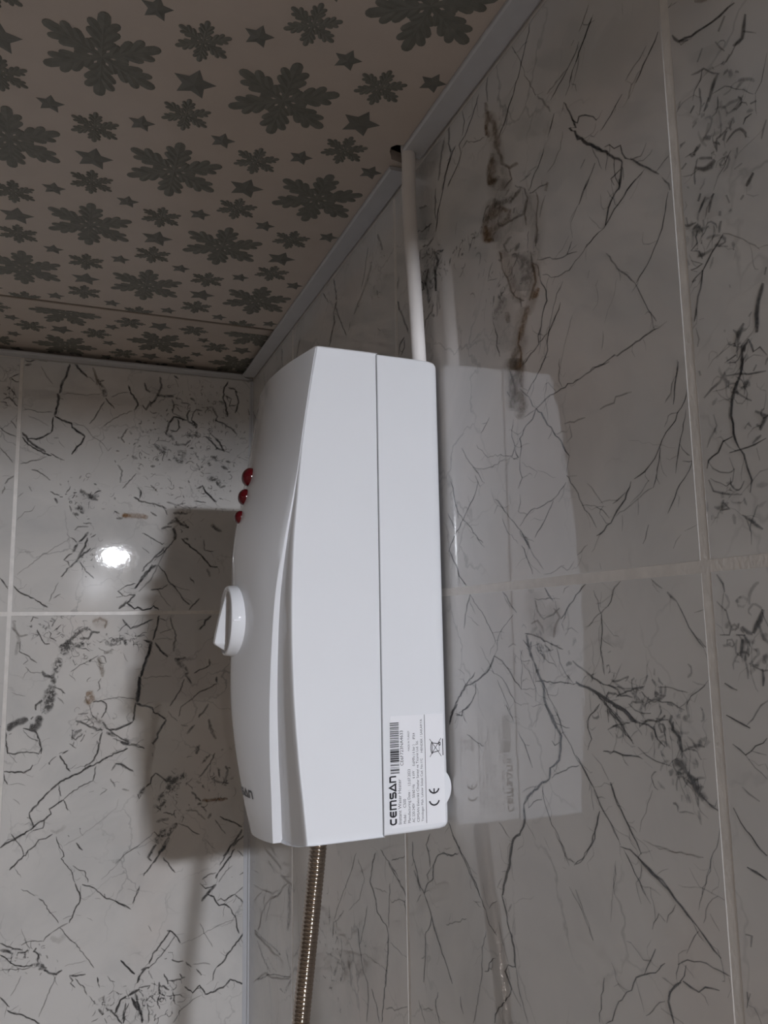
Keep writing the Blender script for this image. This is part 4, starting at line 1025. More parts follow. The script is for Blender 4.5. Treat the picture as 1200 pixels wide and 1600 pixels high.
B00,6,2,-1218,606,-7,-7,82,-81,-8,-6,42,-96,-8,-6,110,-123,-7,-6,111,-152,-7,-6,69,-55,-6,-8
B00,7,2,-682,181,-7,7,-81,-82,-8,7,-53,-75,-8,6
B00,8,0,-1448,372,-11,9,-50,-67,-11,9
B00,6,2,-1487,372,-3,9,-128,-41,-4,9,-75,-54,-9,0,78,-67,-1,-9,129,27,2,-10
B00,8,2,-1671,57,7,-9,87,73,8,-9,101,94,8,-9
B00,8,0,-1583,123,-7,-9,92,-74,-4,-11,38,27,-2,-12,53,-48,-2,-12,104,20,5,-11,38,40,-1,-12,67,-55,-7,-9
B00,6,2,-1302,291,1,-10,145,14,3,-9,65,55,6,-8
B00,4,4,-1065,360,-2,-7,121,-41,-2,-7,137,-34,-2,-7
B00,4,4,-1224,305,-5,-4,96,-136,-5,-4,82,-96,-5,-4
B00,6,4,-811,458,-9,-6,57,-83,-9,-6
B00,7,2,-545,1155,-13,-17,85,-69,-11,-19,57,-13,-5,-21
B00,5,4,-640,953,-10,-1,16,-142,-8,-7,112,-11,-1,-10
B00,4,4,-592,572,-16,-6,43,-111,-16,-6
B00,5,4,-454,701,-9,-9,14,-14,-9,-9
B00,7,2,-1676,48,6,-6,75,79,4,-7,46,-16,-4,-7,64,-64,-2,-8,61,23,-1,-8,48,-40,0,-8,109,31,2,-8
B00,6,2,-2622,148,-4,-8,117,-71,-4,-8
B01,6,4,-2682,-97,10,-5,26,60,5,-10,57,-16,-2,-11
B01,5,4,-2456,-54,-7,-13,44,-32,-14,-3,-27,-46,-12,9
B01,8,2,-2607,-190,-9,-5,46,-93,-8,-5,46,-77,-5,-9,57,-1,0,-11
B01,7,2,-2478,-208,-6,-6,29,-31,-8,-2,-12,-46,-7,-5,73,-47,-4,-8
B01,6,2,-2421,-209,5,-6,83,76,5,-6
B01,8,2,-2029,-169,-10,17,-101,-61,-11,16,-85,-75,-12,15,-84,-76,-11,16,-57,-29,-9,17
B01,8,2,-1893,-234,-1,16,-90,2,-8,14,-41,-78,-7,14,-103,3,-1,16
B01,8,0,-2214,-336,-35,36,-70,-76,-38,32,-40,-75,-41,27
B01,8,4,-2066,-371,-8,30,-116,-28,-13,28,-71,-60,-19,25
B01,8,0,-2336,-533,-31,12,-26,-91,-31,12,-24,-90,-31,12
B01,8,0,-2530,-678,-15,-8,31,-62,-10,-15,72,-18,5,-19,41,44,13,-14
B01,9,0,-2413,-758,-26,-10,31,-77,-26,-10
B01,8,4,-2421,-909,-55,19,-24,-104,-54,23,-38,-103,-53,26
B01,8,2,-2410,-834,-39,7,-9,-120,-39,7,-10,-120,-37,17,-66,-101,-32,26
B01,9,0,-2515,-1025,-9,12,-68,-56,-12,9,3,-59,-14,1
B01,10,0,-2536,-1202,-42,9,-9,-103,-40,19,-40,-42,-13,43,-56,18,8,42
B01,10,0,-2659,-1239,-10,33,-96,-24,-13,32,-80,-39,-20,27,-38,-56,-25,21
B01,8,0,-2605,-1213,-10,11,-26,-28,-10,11
B01,8,0,-2710,-1339,-2,-10,141,-54,-6,-9,45,-91,-10,-3,2,-30,-10,1
B01,8,0,-2523,-1499,-10,-2,25,-90,-10,0,-5,-58,-10,2
B01,5,4,-2709,-1354,-5,-4,73,-93,-4,-6,113,-52,-2,-7
B01,8,0,-2893,-1372,-10,0,13,-117,-10,0,19,-132,-10,0
B01,6,4,-2857,-1403,5,-10,26,13,5,-10
B01,6,2,-2784,-323,-8,1,-8,-121,-7,-4,86,-47,-4,-8,72,-63,-5,-7,44,-32,-4,-7
B01,5,4,-2743,-596,4,-6,53,44,7,-3,-30,46,6,4
B01,4,4,-2714,-627,-5,-5,59,-69,-2,-7,126,-5,0,-8
B01,3,6,-2685,-658,-5,3,-51,-103,-5,3
B01,4,8,-2888,-155,-10,-10,88,-108,-5,-14,97,14,3,-15
B01,3,8,-2878,-80,-19,-7,80,-228,-21,-1,-34,-180,-20,6
B01,6,2,-2380,-881,-4,-10,73,-33,-5,-9,45,-48,-7,-8
B01,4,4,-2346,-1003,-7,-8,74,-79,-7,-8
B01,5,2,-2191,-553,-7,-3,32,-78,-7,-3
B01,5,2,-2214,-705,4,-6,127,87,3,-6,116,58,3,-6,72,45,3,-6
B01,4,2,-2228,-735,-4,-4,76,-79,-4,-4
B01,6,8,-1840,-486,4,-23,90,13,10,-22,14,31,21,-11
B01,6,4,-1830,-345,-11,-20,77,-49,-2,-23,44,30,12,-21,90,46,-4,-23,48,-81,-19,-12
B01,5,4,-1769,-347,7,-19,89,30,7,-19
B01,5,4,-1482,-289,0,-12,78,-2,2,-12,46,15,4,-11
B01,5,2,-1626,-80,-7,-3,33,-64,-6,-5,63,-57,0,-8,107,38,3,-7,154,78,4,-7
B01,6,12,-1898,-531,-22,-3,18,-94,-22,-5,33,-109,-22,-4,2,-47,-22,1
B01,6,8,-1860,-796,-9,7,-28,-45,-11,2,18,-78,-11,2,-29,-29,-8,9
B01,6,18,-2030,-973,1,-38,58,-2,-22,-29,17,-62,-36,12,-42,-44,-7,38,-45,33,19,31
B01,5,14,-2036,-1003,-13,-5,39,-93,-13,-5
B01,4,16,-1987,-107,9,-18,88,46,1,-20,92,-48,-8,-18
B01,4,14,-1823,-93,-15,3,-12,-95,-15,3
B01,8,2,-1939,-1076,2,-11,88,11,-1,-11,61,-42,-9,-4,-4,-92,-10,4,-50,-73,-9,7
B01,5,2,-1836,-1058,1,-7,89,10,1,-7,104,19,0,-7,198,-41,-1,-7
B01,5,4,-1981,-1112,-7,-1,25,-108,-6,-3,69,-80,-5,-5
B01,5,6,-1976,-1264,-8,-28,89,-36,-12,-26,61,-49,-25,-14,2,-61,-30,2
B01,7,2,-2135,-1285,-4,-14,88,-36,-5,-14,134,-69,-5,-14,89,-36,-4,-14
B01,6,4,-2109,-1211,2,-11,116,8,2,-11
B01,7,2,-1823,-1441,-11,4,-27,-89,-11,3,-24,-164,-11,3
B01,6,4,-2170,-1508,15,-11,55,86,13,-14,56,27,9,-17
B01,5,4,-2160,-1389,-11,3,-11,-89,-10,-2,44,-33,4,-11,84,69,7,-9
B01,8,0,-1779,-1444,-7,-17,105,-52,-7,-17
B01,7,2,-1827,-1319,-8,-7,77,-96,-8,-8,76,-66,-5,-9,152,-87,-5,-10
B01,6,2,-1702,-1525,-2,-8,90,-36,-2,-8,106,-38,-2,-8
B01,8,0,-1568,-1534,-13,-13,62,-65,-13,-13
B01,6,2,-1491,-1600,-1,-9,92,-22,-3,-8,77,-52,-5,-8
B01,8,0,-1468,-1340,-5,12,-104,-40,-5,12,-104,-40,-3,12,-74,5,0,12
B01,9,0,-1444,-1109,-13,2,-11,-139,-13,3,-13,-85,-13,3
B01,9,0,-1399,-798,-19,2,-3,-141,-19,3,-26,-171,-19,4
B01,9,0,-1293,-389,-14,2,-13,-112,-13,4,-58,-157,-13,5,-27,-141,-13,4
B01,7,2,-1372,-340,-3,-9,79,-33,-3,-9
B01,8,0,-1428,-1126,-2,-11,124,-37,-4,-11,78,-51,-6,-10
B01,5,4,-2194,-1626,-3,7,-112,-36,-3,7
B01,4,4,-1726,-1705,3,-6,132,51,3,-6
B01,4,4,-2853,-919,-1,-5,154,-52,-1,-5
B01,3,8,-1614,-492,-6,-4,65,-112,-7,-4
B01,8,0,-1186,-37,-13,3,-32,-177,-13,4,-40,-132,-13,5
B01,8,2,-1344,-344,-5,-15,87,-32,-5,-15
B01,8,0,-1271,-375,-15,3,-25,-146,-15,5,-67,-158,-15,6,-32,-114,-15,5
B01,9,0,-1410,-793,-19,1,4,-144,-19,3,-30,-156,-19,5
B01,8,0,-1228,-376,-11,-8,89,-120,-10,-9,74,-61,-8,-11
B01,9,0,-1436,-1121,-3,-11,99,-34,-3,-11,100,-27,-6,-9,9,-51,-8,-7,79,-47,-6,-10,80,-62,-7,-9
B01,9,0,-1069,-1342,-12,8,-62,-97,-12,8,-41,-68,-13,6,1,-43,-12,7,-55,-68,-11,9
B01,8,2,-1449,-1135,-11,2,-16,-198,-11,2
B01,6,2,-1465,-1333,-5,8,-88,-51,-4,8,-122,-49,-4,9
B01,5,6,-1047,-53,-12,-3,32,-135,-11,-3,46,-105,-12,-1,-26,-118,-12,2,2,-89,-12,0
B01,6,4,-984,-589,0,-16,66,-2,3,-16,73,20,5,-16
B01,6,6,-977,-574,-18,-15,60,-76,-18,-16,75,-76,-21,-11,16,-90,-24,-3
B01,6,4,-826,-816,-10,-6,61,-90,-10,-6
B01,6,4,-855,-844,-9,4,-41,-115,-9,5,-70,-128,-9,6,-64,-91,-8,6
B01,4,6,-1173,-259,3,-8,72,28,3,-8,87,28,3,-8
B01,3,6,-1229,-332,1,-8,115,5,0,-8,102,-10,0,-8
B01,4,6,-1374,-816,1,-6,142,16,1,-6,216,-1,0,-6
B01,8,2,-524,-44,-8,10,-75,-60,-10,8,-15,-60,-11,7,-59,-60,-9,9
B01,6,4,-738,-775,5,-9,74,42,4,-9,74,20,4,-9,60,35,5,-8
B01,7,2,-546,-602,-14,-1,8,-76,-14,-1
B01,8,2,-445,-830,-17,1,1,-75,-17,1
B01,5,4,-436,-920,-4,8,-120,-55,-4,8,-103,-39,-5,8,-117,-97,-6,7,-116,-82,-7,5,-26,-115,-9,3
B01,4,4,-1050,-1228,-7,-4,45,-75,-6,-5,73,-62,-5,-6
B01,6,4,-545,-1167,-12,8,-51,-86,-12,9,-73,-84,-11,10
B01,6,4,-712,-1422,-10,10,-57,-54,-11,10,-43,-55,-11,9
B01,5,4,-535,-1359,-20,-1,17,-118,-19,-5,77,-137,-18,-8
B01,5,4,-648,-1672,-15,7,-42,-113,-15,7
B01,4,6,-887,-1411,-2,-12,88,-20,-2,-12
B01,6,2,-1634,-76,-7,-6,102,-118,-2,-9,140,56,4,-9,142,57,4,-9
B01,6,2,-1178,-74,-3,-7,74,-31,-3,-7
B01,7,2,-2885,-1515,-8,-1,23,-95,-5,-6,82,-19,1,-9,125,17,0,-9,128,-36,2,-9,23,66,8,-4
B01,7,2,-2533,-1513,-7,-3,28,-56,-7,-3
B01,8,0,-2895,-1819,1,-11,87,-7,0,-11,126,-23,2,-11,73,34,7,-9,23,51,9,-6
B01,7,0,-2894,-1832,-8,-1,16,-80,-8,-2,33,-55,-7,-4
B01,4,4,-2839,-1968,1,-5,99,5,0,-5,89,-35,-1,-5
B01,7,2,-2205,-1631,-5,8,-64,-36,-5,8
B01,6,4,-2333,-1689,-4,6,-63,-50,-5,5,-17,-39,-6,3
B01,8,2,-2414,-1751,-9,-4,14,-28,-9,-4
B01,9,0,-2295,-1679,-9,-5,56,-99,-9,-5,69,-100,-8,-6
B01,6,4,-2196,-1550,-4,-6,82,-60,-4,-6
B01,8,2,-1864,-1559,-11,1,3,-83,-11,4,-49,-121,-9,8,-104,-74,-7,9
B01,8,0,-1520,-1653,-4,10,-136,-46,-5,10,-134,-59,-5,10,-118,-67,-5,10,-105,-25,-3,10
B01,9,0,-1935,-1822,-7,12,-155,-90,-6,12,-129,-43,-6,12,-76,-47,-8,11,-87,-73,-9,11
B01,8,0,-2382,-2075,-8,8,-97,-97,-8,8,-121,-134,-8,8
B01,8,0,-2600,-2306,-10,-2,23,-80,-10,-2,28,-82,-10,-2
B01,7,2,-2622,-2356,-2,-8,38,-17,-2,-8
B01,8,2,-2294,-2016,-8,-1,31,-137,-8,-1
B01,6,2,-1881,-1834,-8,2,-34,-174,-8,3
B01,6,2,-1915,-2008,-3,7,-118,-45,-4,7,-140,-81,-4,6,-63,-61,-5,6
B01,8,0,-2236,-2195,-6,9,-75,-47,-6,9,-75,-45,-9,6,22,-55,-9,4,-56,-48,-6,9,-86,-43,-6,9,-85,-70,-7,8
B01,9,0,-2591,-2503,-6,11,-85,-42,-6,10,-72,-44,-6,11,-84,-29,-6,10,-59,-45,-7,10
B01,7,2,-2236,-2195,-8,-3,57,-126,-8,-3
B01,7,2,-2432,-2402,-8,3,-15,-90,-6,7,-106,-15,-2,9
B01,7,2,-2782,-2521,-6,-4,46,-70,-6,-4,80,-112,-7,-3,16,-80,-7,0
B01,7,2,-2336,-2570,-5,8,-74,-44,-4,8,-76,-5,-5,8,-35,-61,-6,7,-73,-43,-6,7,-28,-62,-7,5
B01,8,0,-2622,-2772,-7,9,-89,-79,-7,8,-70,-68,-7,8
B01,4,4,-2721,-2914,-4,-3,66,-98,-4,-3
B01,2,8,-2198,-2492,-13,19,-100,-69,-7,21,-65,34,7,19
B01,7,2,-2297,-2601,-7,-1,30,-95,-7,-2,55,-98,-7,-2,8,-41,-7,4,-31,-22,-7,-1,54,-72,-6,-4,60,-73,-7,-3,51,-144,-7,-2
B01,6,2,-2103,-2952,-4,-6,79,-63,-3,-6,53,-13,-6,-3,44,-137,-7,-1
B01,8,0,-2074,-2698,-9,-5,41,-65,-8,-6,34,-30,-6,-8
B01,8,2,-2041,-2536,-9,-4,7,-14,-9,-4
B01,6,4,-2168,-2602,-9,-5,13,-21,-9,-5
B01,2,8,-2215,-2715,3,-6,139,63,3,-6,166,102,4,-5,130,94,4,-5,144,108,5,-4,24,107,6,-2
B01,3,6,-1784,-3151,4,-5,129,103,4,-5,143,157,4,-5,161,90,3,-5
B01,6,2,-1652,-1824,-2,-11,69,-19,-4,-10,69,-48,-6,-9,71,-47,-6,-9
B01,5,4,-1704,-1903,9,-7,52,79,9,-7
B01,5,4,-1715,-1998,-9,-5,58,-102,-9,-5
B01,4,6,-1575,-2134,-2,-15,83,-22,-2,-15
B01,4,4,-1829,-2180,6,-7,78,61,8,-4,-54,19,2,9
B01,4,4,-2782,-2130,-4,-5,78,-73,-4,-5
B01,4,4,-1950,-2134,2,-9,52,8,2,-9
B01,7,2,-1616,-1576,-2,-11,83,-27,-2,-11,111,-29,-2,-11,99,-35,-3,-11
B01,8,0,-1603,-1577,-4,-18,84,-27,-4,-18
B01,5,2,-1518,-1653,-3,7,-149,-59,-3,7
B01,6,2,-1240,-1602,-11,-10,28,-31,-11,-10
B01,5,2,-1230,-1730,-15,-1,8,-43,-15,-1
B01,6,2,-1663,-1823,-1,-15,68,-13,-5,-14,56,-46,-7,-12,84,-48,-6,-13
B01,6,2,-677,-1685,-20,4,-13,-100,-20,4
B01,6,4,-454,-1788,-11,6,-57,-126,-11,7,-87,-108,-9,8,-58,-53,-9,9
B01,5,4,-513,-1798,-9,9,-102,-108,-9,8
B01,6,2,-406,-1995,-16,-1,16,-102,-16,-1
B01,6,2,-317,-1958,-15,-6,31,-61,-16,2,-43,-141,-16,0,60,-20,-4,-15
B01,5,2,-494,-2103,-6,-14,105,-52,-4,-15,105,-24,-2,-15
B01,8,2,-1182,-1974,-9,8,-48,-52,-10,6,-12,-69,-10,7,-55,-37,-7,10
B01,7,2,-1182,-1974,-7,-9,79,-63,-7,-8,58,-61,-8,-7
B01,8,0,-1311,-2130,-17,11,-40,-66,-16,12,-27,-26,-14,15
B01,8,0,-1392,-2206,-10,-3,22,-58,-3,-10,20,40,10,-6
B01,8,2,-1046,-2041,-32,-30,44,-47,-32,-30,43,-46,-32,-30
B01,8,2,-973,-2104,16,-24,84,49,14,-25,86,36,13,-25
B01,7,2,-1058,-2153,-5,-26,72,-21,1,-27,100,6,4,-27
B01,7,2,-1167,-2297,17,-23,55,37,18,-22,42,38,20,-21
B01,6,2,-1207,-2362,-6,-17,84,-37,6,-19,55,65,16,-13,14,26,17,-10
B01,6,2,-1079,-2459,-1,-11,99,-17,-1,-11
B01,5,2,-1161,-2561,9,-18,56,22,5,-19,98,3,3,-19
B01,6,4,-685,-2115,-11,-15,45,-32,-11,-15
B01,6,2,-741,-2238,-11,-10,89,-94,-11,-10,30,-31,-11,-10
B01,7,2,-665,-2401,5,-19,58,8,5,-19
B01,7,19,-607,-2357,1,-18,132,-6,1,-18,193,-4,2,-18
B01,5,4,-621,-2420,-8,-7,74,-78,-8,-7
B01,6,2,-531,-2585,14,-9,43,67,14,-9
B01,4,4,-809,-2458,0,-12,116,-11,-3,-11,74,-64,-8,-8,59,-63,-8,-7
B01,5,2,-442,-2608,-8,-5,136,-185,-8,-5
B01,8,2,-383,-2571,-5,-9,89,-52,-4,-10,121,-56,-5,-9,76,-51,-6,-9
B01,6,2,-892,-2603,-3,-8,116,-54,-5,-7,59,-63,-5,-7,87,-44,-4,-8
B01,4,4,-571,-2820,-4,-4,134,-142,-4,-4
B01,8,0,-1046,-2656,-29,22,-55,-77,-29,22,-54,-77,-29,22
B01,8,0,-906,-2602,-17,18,-70,-62,-19,15,-40,-79,-21,12
B01,8,0,-1002,-2758,-17,11,-54,-90,-16,12,-68,-89,-16,13
B01,8,2,-1154,-2823,-12,10,-41,-51,-13,10,-53,-89,-15,3,43,-46,-10,-9
B01,8,0,-1042,-2850,-11,9,-81,-100,-11,9,-68,-88,-11,9
B01,7,2,-1191,-3038,-8,7,-106,-135,-8,7
B01,7,2,-1067,-2985,-8,-5,73,-104,-8,-5,72,-92,-8,-5
B01,6,2,-1186,-2669,-5,-5,71,-63,-5,-5
B01,4,4,-1172,-2670,-4,5,-163,-119,-4,5,-201,-112,-4,5,-91,-97,-5,4
B01,4,4,-1374,-2880,-6,-3,29,-44,-6,-3
B01,8,2,-97,-2759,-13,8,-74,-120,-12,9,-74,-77,-11,10,-88,-103,-11,9
B01,7,2,-51,-2835,-7,11,-90,-48,-8,10,-74,-76,-9,9
B01,8,0,-185,-2991,-10,8,-88,-117,-10,8,-73,-90,-10,8,-43,-50,-10,8
B01,6,2,-230,-2929,-9,5,-73,-119,-9,6,-72,-118,-8,6
B01,8,0,-389,-3248,-13,8,-36,-65,-13,8
B01,6,2,-418,-3244,-3,10,-102,-15,-5,9,-72,-47,-7,9
B01,6,2,-155,-3009,-7,-6,76,-80,-7,-6
B01,6,2,-122,-3310,5,-8,75,33,5,-8
B01,4,4,-212,-3186,-5,7,-89,-59,-6,6,-86,-122,-7,5
B01,5,4,-226,-3318,-4,-8,15,-9,-4,-8
B01,8,0,-2070,-3153,-9,-2,29,-82,-8,-2,34,-70,-9,-1,-4,-65,-9,5,-48,-71,-8,5,-59,-146,-9,5
B01,4,2,-2004,-3188,-6,1,-9,-116,-6,1
B01,7,2,-1992,-3176,-2,-9,132,-57,-4,-8,68,-62,-6,-6,54,-60,-4,-8,135,-65,-4,-8,109,-81,-5,-7
B01,8,0,-1739,-3315,-11,0,8,-41,-11,0
B01,4,4,-1494,-3501,-2,-5,68,-37,-2,-5
B01,5,4,-1338,-3276,-7,4,-76,-197,-7,4
B01,5,4,-2649,-3141,-2,-6,89,-50,-3,-6,64,-47,-3,-6
B01,6,4,-2458,-3269,-6,-7,65,-60,-6,-7
B01,7,2,-2406,-3315,-5,-3,93,-141,-5,-3,80,-114,-5,-3
B01,6,2,-2218,-3624,-5,-4,93,-116,-5,-4,107,-119,-5,-4,107,-146,-5,-3,82,-116,-6,-3
B01,4,4,-2131,-3585,-4,9,-99,-37,-5,9,-74,-40,-5,8
B01,2,8,-2315,-3711,-12,-30,90,-52,7,-35,74,52,23,-30
B01,6,2,-2304,-3662,-6,8,-61,-41,-7,7,-23,-41,-8,6
B01,5,2,-2388,-3744,0,7,-87,20,-1,7,-86,1,-2,7,-60,-28,-4,6
B01,8,2,-2838,-3767,-1,-17,73,-18,-4,-16,62,-41,-7,-14
B01,7,2,-2841,-3692,-4,-8,74,-49,-3,-9,99,-40,-2,-10,61,-23,-2,-10
B01,8,0,-2835,-3817,-3,-7,49,-33,-4,-6,38,-43,-5,-6,75,-62,-3,-7,87,-27,1,-8,97,3,2,-8
B01,7,4,-2654,-3821,1,-14,73,-12,4,-14,36,19,8,-13
B01,8,2,-2580,-3846,-17,1,8,-51,-17,1
B01,8,0,-2460,-3802,-12,9,-23,-34,-13,-2,51,-46,-13,-2,-9,-74,-13,4
B01,8,0,-2477,-3975,1,-24,62,-10,-12,-18,40,-70,-20,-9
B01,8,2,-2375,-4055,-5,-12,89,-52,-4,-12,50,-15,5,-14,62,34,8,-13
B01,6,2,-2377,-4017,-6,-11,26,-17,-13,-1,-11,-35,-13,7
B01,5,4,-2827,-3985,1,-7,108,1,1,-7,122,-27,1,-7,97,15,2,-7
B01,4,4,-2606,-4078,-5,3,-55,-126,-5,3,-45,-66,-5,4
B01,4,4,-2235,-4141,-7,4,-68,-164,-7,4,-56,-139,-7,4,-44,-103,-7,4
B01,8,0,-2814,-4263,-7,-6,51,-58,-7,-6,51,-64,-7,-5
B01,8,0,-2735,-4412,-4,-8,74,-50,-2,-9,85,-28,-2,-9,75,-51,-4,-8,113,-77,-4,-8
B01,8,2,-2096,-4159,0,-10,77,-19,1,-11,102,2,2,-11
B01,6,2,-2096,-4165,-8,-5,40,-57,-10,0,-24,-22,-10,-2,53,-59,-7,-6
B01,6,2,-2031,-4201,-7,-4,40,-58,-6,-5,66,-62,-7,-4,28,-81,-9,-1
B01,5,2,-1870,-4420,-5,-3,53,-73,-5,-3
B01,7,2,-1817,-4480,-17,-2,14,-41,-17,-2
B01,6,4,-1765,-4489,14,-27,51,16,-12,-23,2,-51,-28,5
B01,6,2,-1762,-4579,-13,-8,54,-73,-14,-7,-27,30,12,10
B01,8,2,-1685,-4580,-7,-9,80,-66,-8,-8,55,-61,-9,-6,54,-80,-10,-5
B01,8,0,-1787,-4230,-11,1,9,-66,-11,1
B01,5,4,-1778,-4296,-7,-1,21,-55,-7,-1
B01,8,0,-1530,-4093,-7,-6,69,-76,-7,-6,96,-101,-7,-7
B01,5,4,-1676,-4237,-6,-3,34,-57,-4,-5,53,-22,-2,-7
B01,8,0,-1451,-4495,-7,12,-66,-26,-10,9,-37,-83,-12,7,-24,-60,-12,7
B01,8,0,-1438,-4497,7,-14,79,25,8,-13,53,29,9,-13
B01,7,2,-1423,-4577,-8,5,-37,-70,-8,4,-23,-136,-9,3
B01,8,0,-1398,-4517,-12,-5,42,-72,-12,-5,56,-88,-12,-6
B01,6,2,-1304,-4300,-10,6,-31,-73,-10,6
B01,4,6,-2044,-3508,-1,-7,52,-14,-1,-7
B01,4,6,-1927,-3557,-2,-4,67,-42,-2,-4
B01,5,4,-1694,-4693,-6,-2,28,-62,-6,-2
B01,3,6,-1843,-3354,0,-7,66,-15,0,-7
B01,3,6,-2150,-4054,2,-5,113,19,1,-5,127,4,1,-5
B01,7,2,-620,-3343,-7,-6,73,-72,-1,-10,116,26,4,-10
B01,8,0,-416,-3384,-11,12,-72,-60,-12,12,-57,-61,-13,11,-50,-55,-13,11
B01,8,0,-517,-3488,-4,-10,74,-38,-8,-7,30,-66,-10,-4,37,-47,-3,-10,65,5,-2,-11,75,-52,-6,-9
B01,7,0,-236,-3686,-9,-4,60,-106,-10,-2,23,-101,-10,-1,31,-115,-10,-1
B01,7,2,-399,-3580,6,-9,44,21,0,-10,44,-34,3,-10,132,59,6,-9
B01,6,2,-179,-3534,-7,-6,90,-89,-8,-4,46,-105,-9,-2
B01,5,2,-179,-3534,6,-6,104,77,6,-6
B01,8,2,-41,-3979,-10,7,-88,-111,-9,8,-116,-118,-9,8,-86,-109,-9,8,-72,-42,-7,9
B01,6,2,-403,-4359,-9,5,-34,-75,-9,4,-7,-67,-9,2
B01,4,4,-475,-4307,1,7,-86,28,0,7,-128,8,-1,7
B01,8,0,-783,-4508,-8,-8,100,-91,1,-12,83,72,-1,-12,73,-113,-5,-11,114,13,6,-12,129,45,7,-12
B01,8,0,-284,-4582,10,-9,57,58,3,-12,118,-55,-4,-11,74,-40,-5,-10
B01,6,2,-585,-4556,-2,9,-57,-4,-5,8,-41,-32,-7,7
B01,6,2,-270,-4585,-8,-4,23,-30,-8,-4
B01,4,4,-570,-4639,-3,6,-84,-25,-4,6,-83,-51,-5,6,-96,-61,-5,6
B01,8,0,-833,-4763,-11,5,-13,-37,-11,5
B01,4,4,-833,-4802,-6,5,-80,-90,-6,5
B01,8,0,-1006,-3839,-1,-11,56,-16,-6,-8,72,-78,-9,-5,36,-72,-10,-3
B01,8,2,-964,-3839,-9,7,-54,-72,-9,7,-67,-83,-8,8,-80,-80,-9,6,-38,-112,-10,5
B01,6,2,-907,-3915,-6,5,-94,-119,-6,5,-67,-82,-6,6,-94,-77,-5,6,-53,-44,-5,6
B01,5,4,-1070,-4023,-4,-5,56,-48,-4,-5
B01,8,0,-1296,-4236,6,-14,67,15,5,-14,27,2,4,-15
B01,8,2,-1242,-4232,-9,8,-79,-78,-10,7,-12,-63,-11,4
B01,6,2,-1318,-4428,2,-11,67,2,2,-11,68,1,2,-11
B01,8,2,-1331,-4451,-8,14,-92,-36,-8,14
B01,8,0,-1356,-4486,-14,-1,29,-108,-14,-2,43,-99,-14,-1,17,-131,-15,1
B01,8,0,-1395,-4530,-12,-3,43,-98,-11,-5,83,-106,-10,-6
B01,6,2,-1233,-4598,8,-7,53,55,0,-9,56,-75,-7,-4
B01,6,2,-1219,-4614,-9,-1,30,-109,-9,1,-11,-114,-9,3
B01,6,2,-1318,-4441,-8,-3,57,-101,-8,-3
B01,8,0,-1082,-4404,-12,1,10,-132,-11,-2,56,-36,-5,-9
B01,6,2,-1072,-4549,-9,5,-25,-74,-10,2,29,-84,-9,-1
B01,8,2,-1047,-4449,-8,-11,84,-67,-8,-11
B01,6,2,-921,-4537,-10,0,31,-150,-10,0
B01,7,2,-1029,-4321,-10,-3,43,-86,-10,-2,8,-41,-11,0
B01,6,2,-979,-4408,1,-9,111,-6,2,-9,97,10,3,-9
B01,8,0,-842,-4352,-10,-4,29,-52,-10,-4
B01,8,2,-943,-4176,-4,-10,85,-41,-1,-11,55,5,3,-12
B01,6,2,-774,-4230,-8,-7,71,-72,-8,-7
B01,6,2,-646,-4332,-8,-5,66,-85,-8,-5
B01,7,2,-1026,-4156,3,-12,28,2,3,-12
B01,5,4,-986,-4089,0,-11,55,-9,0,-11
B01,8,0,-1534,-4086,-7,-6,75,-84,-8,-6,90,-99,-8,-6
B01,8,2,-1614,-3412,-4,-8,81,-51,-4,-8,96,-66,-5,-8
B01,4,4,-612,-3811,-6,-2,74,-147,-6,-2,89,-156,-6,-2
B01,3,4,-835,-4020,2,-5,197,50,3,-5,200,79,3,-5,145,47,2,-6,117,10,2,-6
B01,5,4,-1335,-3290,-7,4,-77,-176,-7,4
B01,4,4,-1228,-3746,-6,-3,43,-73,-6,-3
B01,4,4,-1133,-4824,3,-5,162,61,3,-5
B01,7,2,-1460,-4570,-11,4,-23,-124,-11,3,3,-96,-11,2
B01,7,2,-1575,-4664,10,-5,48,132,9,-7,65,39,7,-9
R20,3,12,-6557,2944,81,40,-49,-140,80,40,-37,-151,80,41,-19,-136,80,44,12,-155,80,44
R20,4,15,-6610,2589,43,31,45,-80,45,28,5,-71,45,25
R20,2,10,-6715,2485,47,17,-47,-108,48,26,41,-54,47,33
R20,3,11,-6656,2437,145,75,-9,-129,144,78,27,-109,144,64,-63,-153,135,41,-60,-148,131,36
R20,3,14,-6628,2318,100,77,81,-61,109,71,27,-102,114,56,-15,-69,112,44
R20,4,18,-6504,2205,61,31,7,-101,61,29
R20,2,9,-6891,2244,98,54,10,-132,97,55,42,-105,97,57
R20,2,12,-7000,2145,80,38,-19,-161,80,38,12,-145,79,39,25,-119,80,39
R20,3,7,-6830,1885,117,38,-40,-134,116,43,9,-110,117,49
R20,3,14,-6677,1977,56,21,-27,-132,55,17,-60,-144,51,9,-76,-118,47,4
R20,3,16,-7000,1749,43,20,9,-107,42,21,37,-77,42,23,55,-80,42,23
R20,2,8,-6675,1699,118,55,26,-108,120,49,9,-114,120,35,-44,-132,115,23
R20,3,14,-6870,1543,69,34,41,-98,71,31,25,-113,71,29,43,-122,72,28
R20,3,18,-7003,1591,33,22,34,-32,34,22
R20,3,8,-6715,1296,88,25,-9,-117,88,24,0,-113,88,25,15,-81,88,26
R20,3,16,-6799,1268,59,20,9,-109,59,18,8,-110,59,17,7,-90,59,16
R21,2,12,-6841,-45,105,0,-8,-93,103,-8,-38,-93,102,-8,5,-67,102,-1
R21,2,14,-7015,-102,57,-1,-7,-81,56,2,36,-97,56,5
B01,2,16,-1987,-107,12,-70,104,14,-14,-69,77,-64,-41,-55
R20,2,5,-5967,3116,97,98,233,-6,110,101,195,-38,122,103
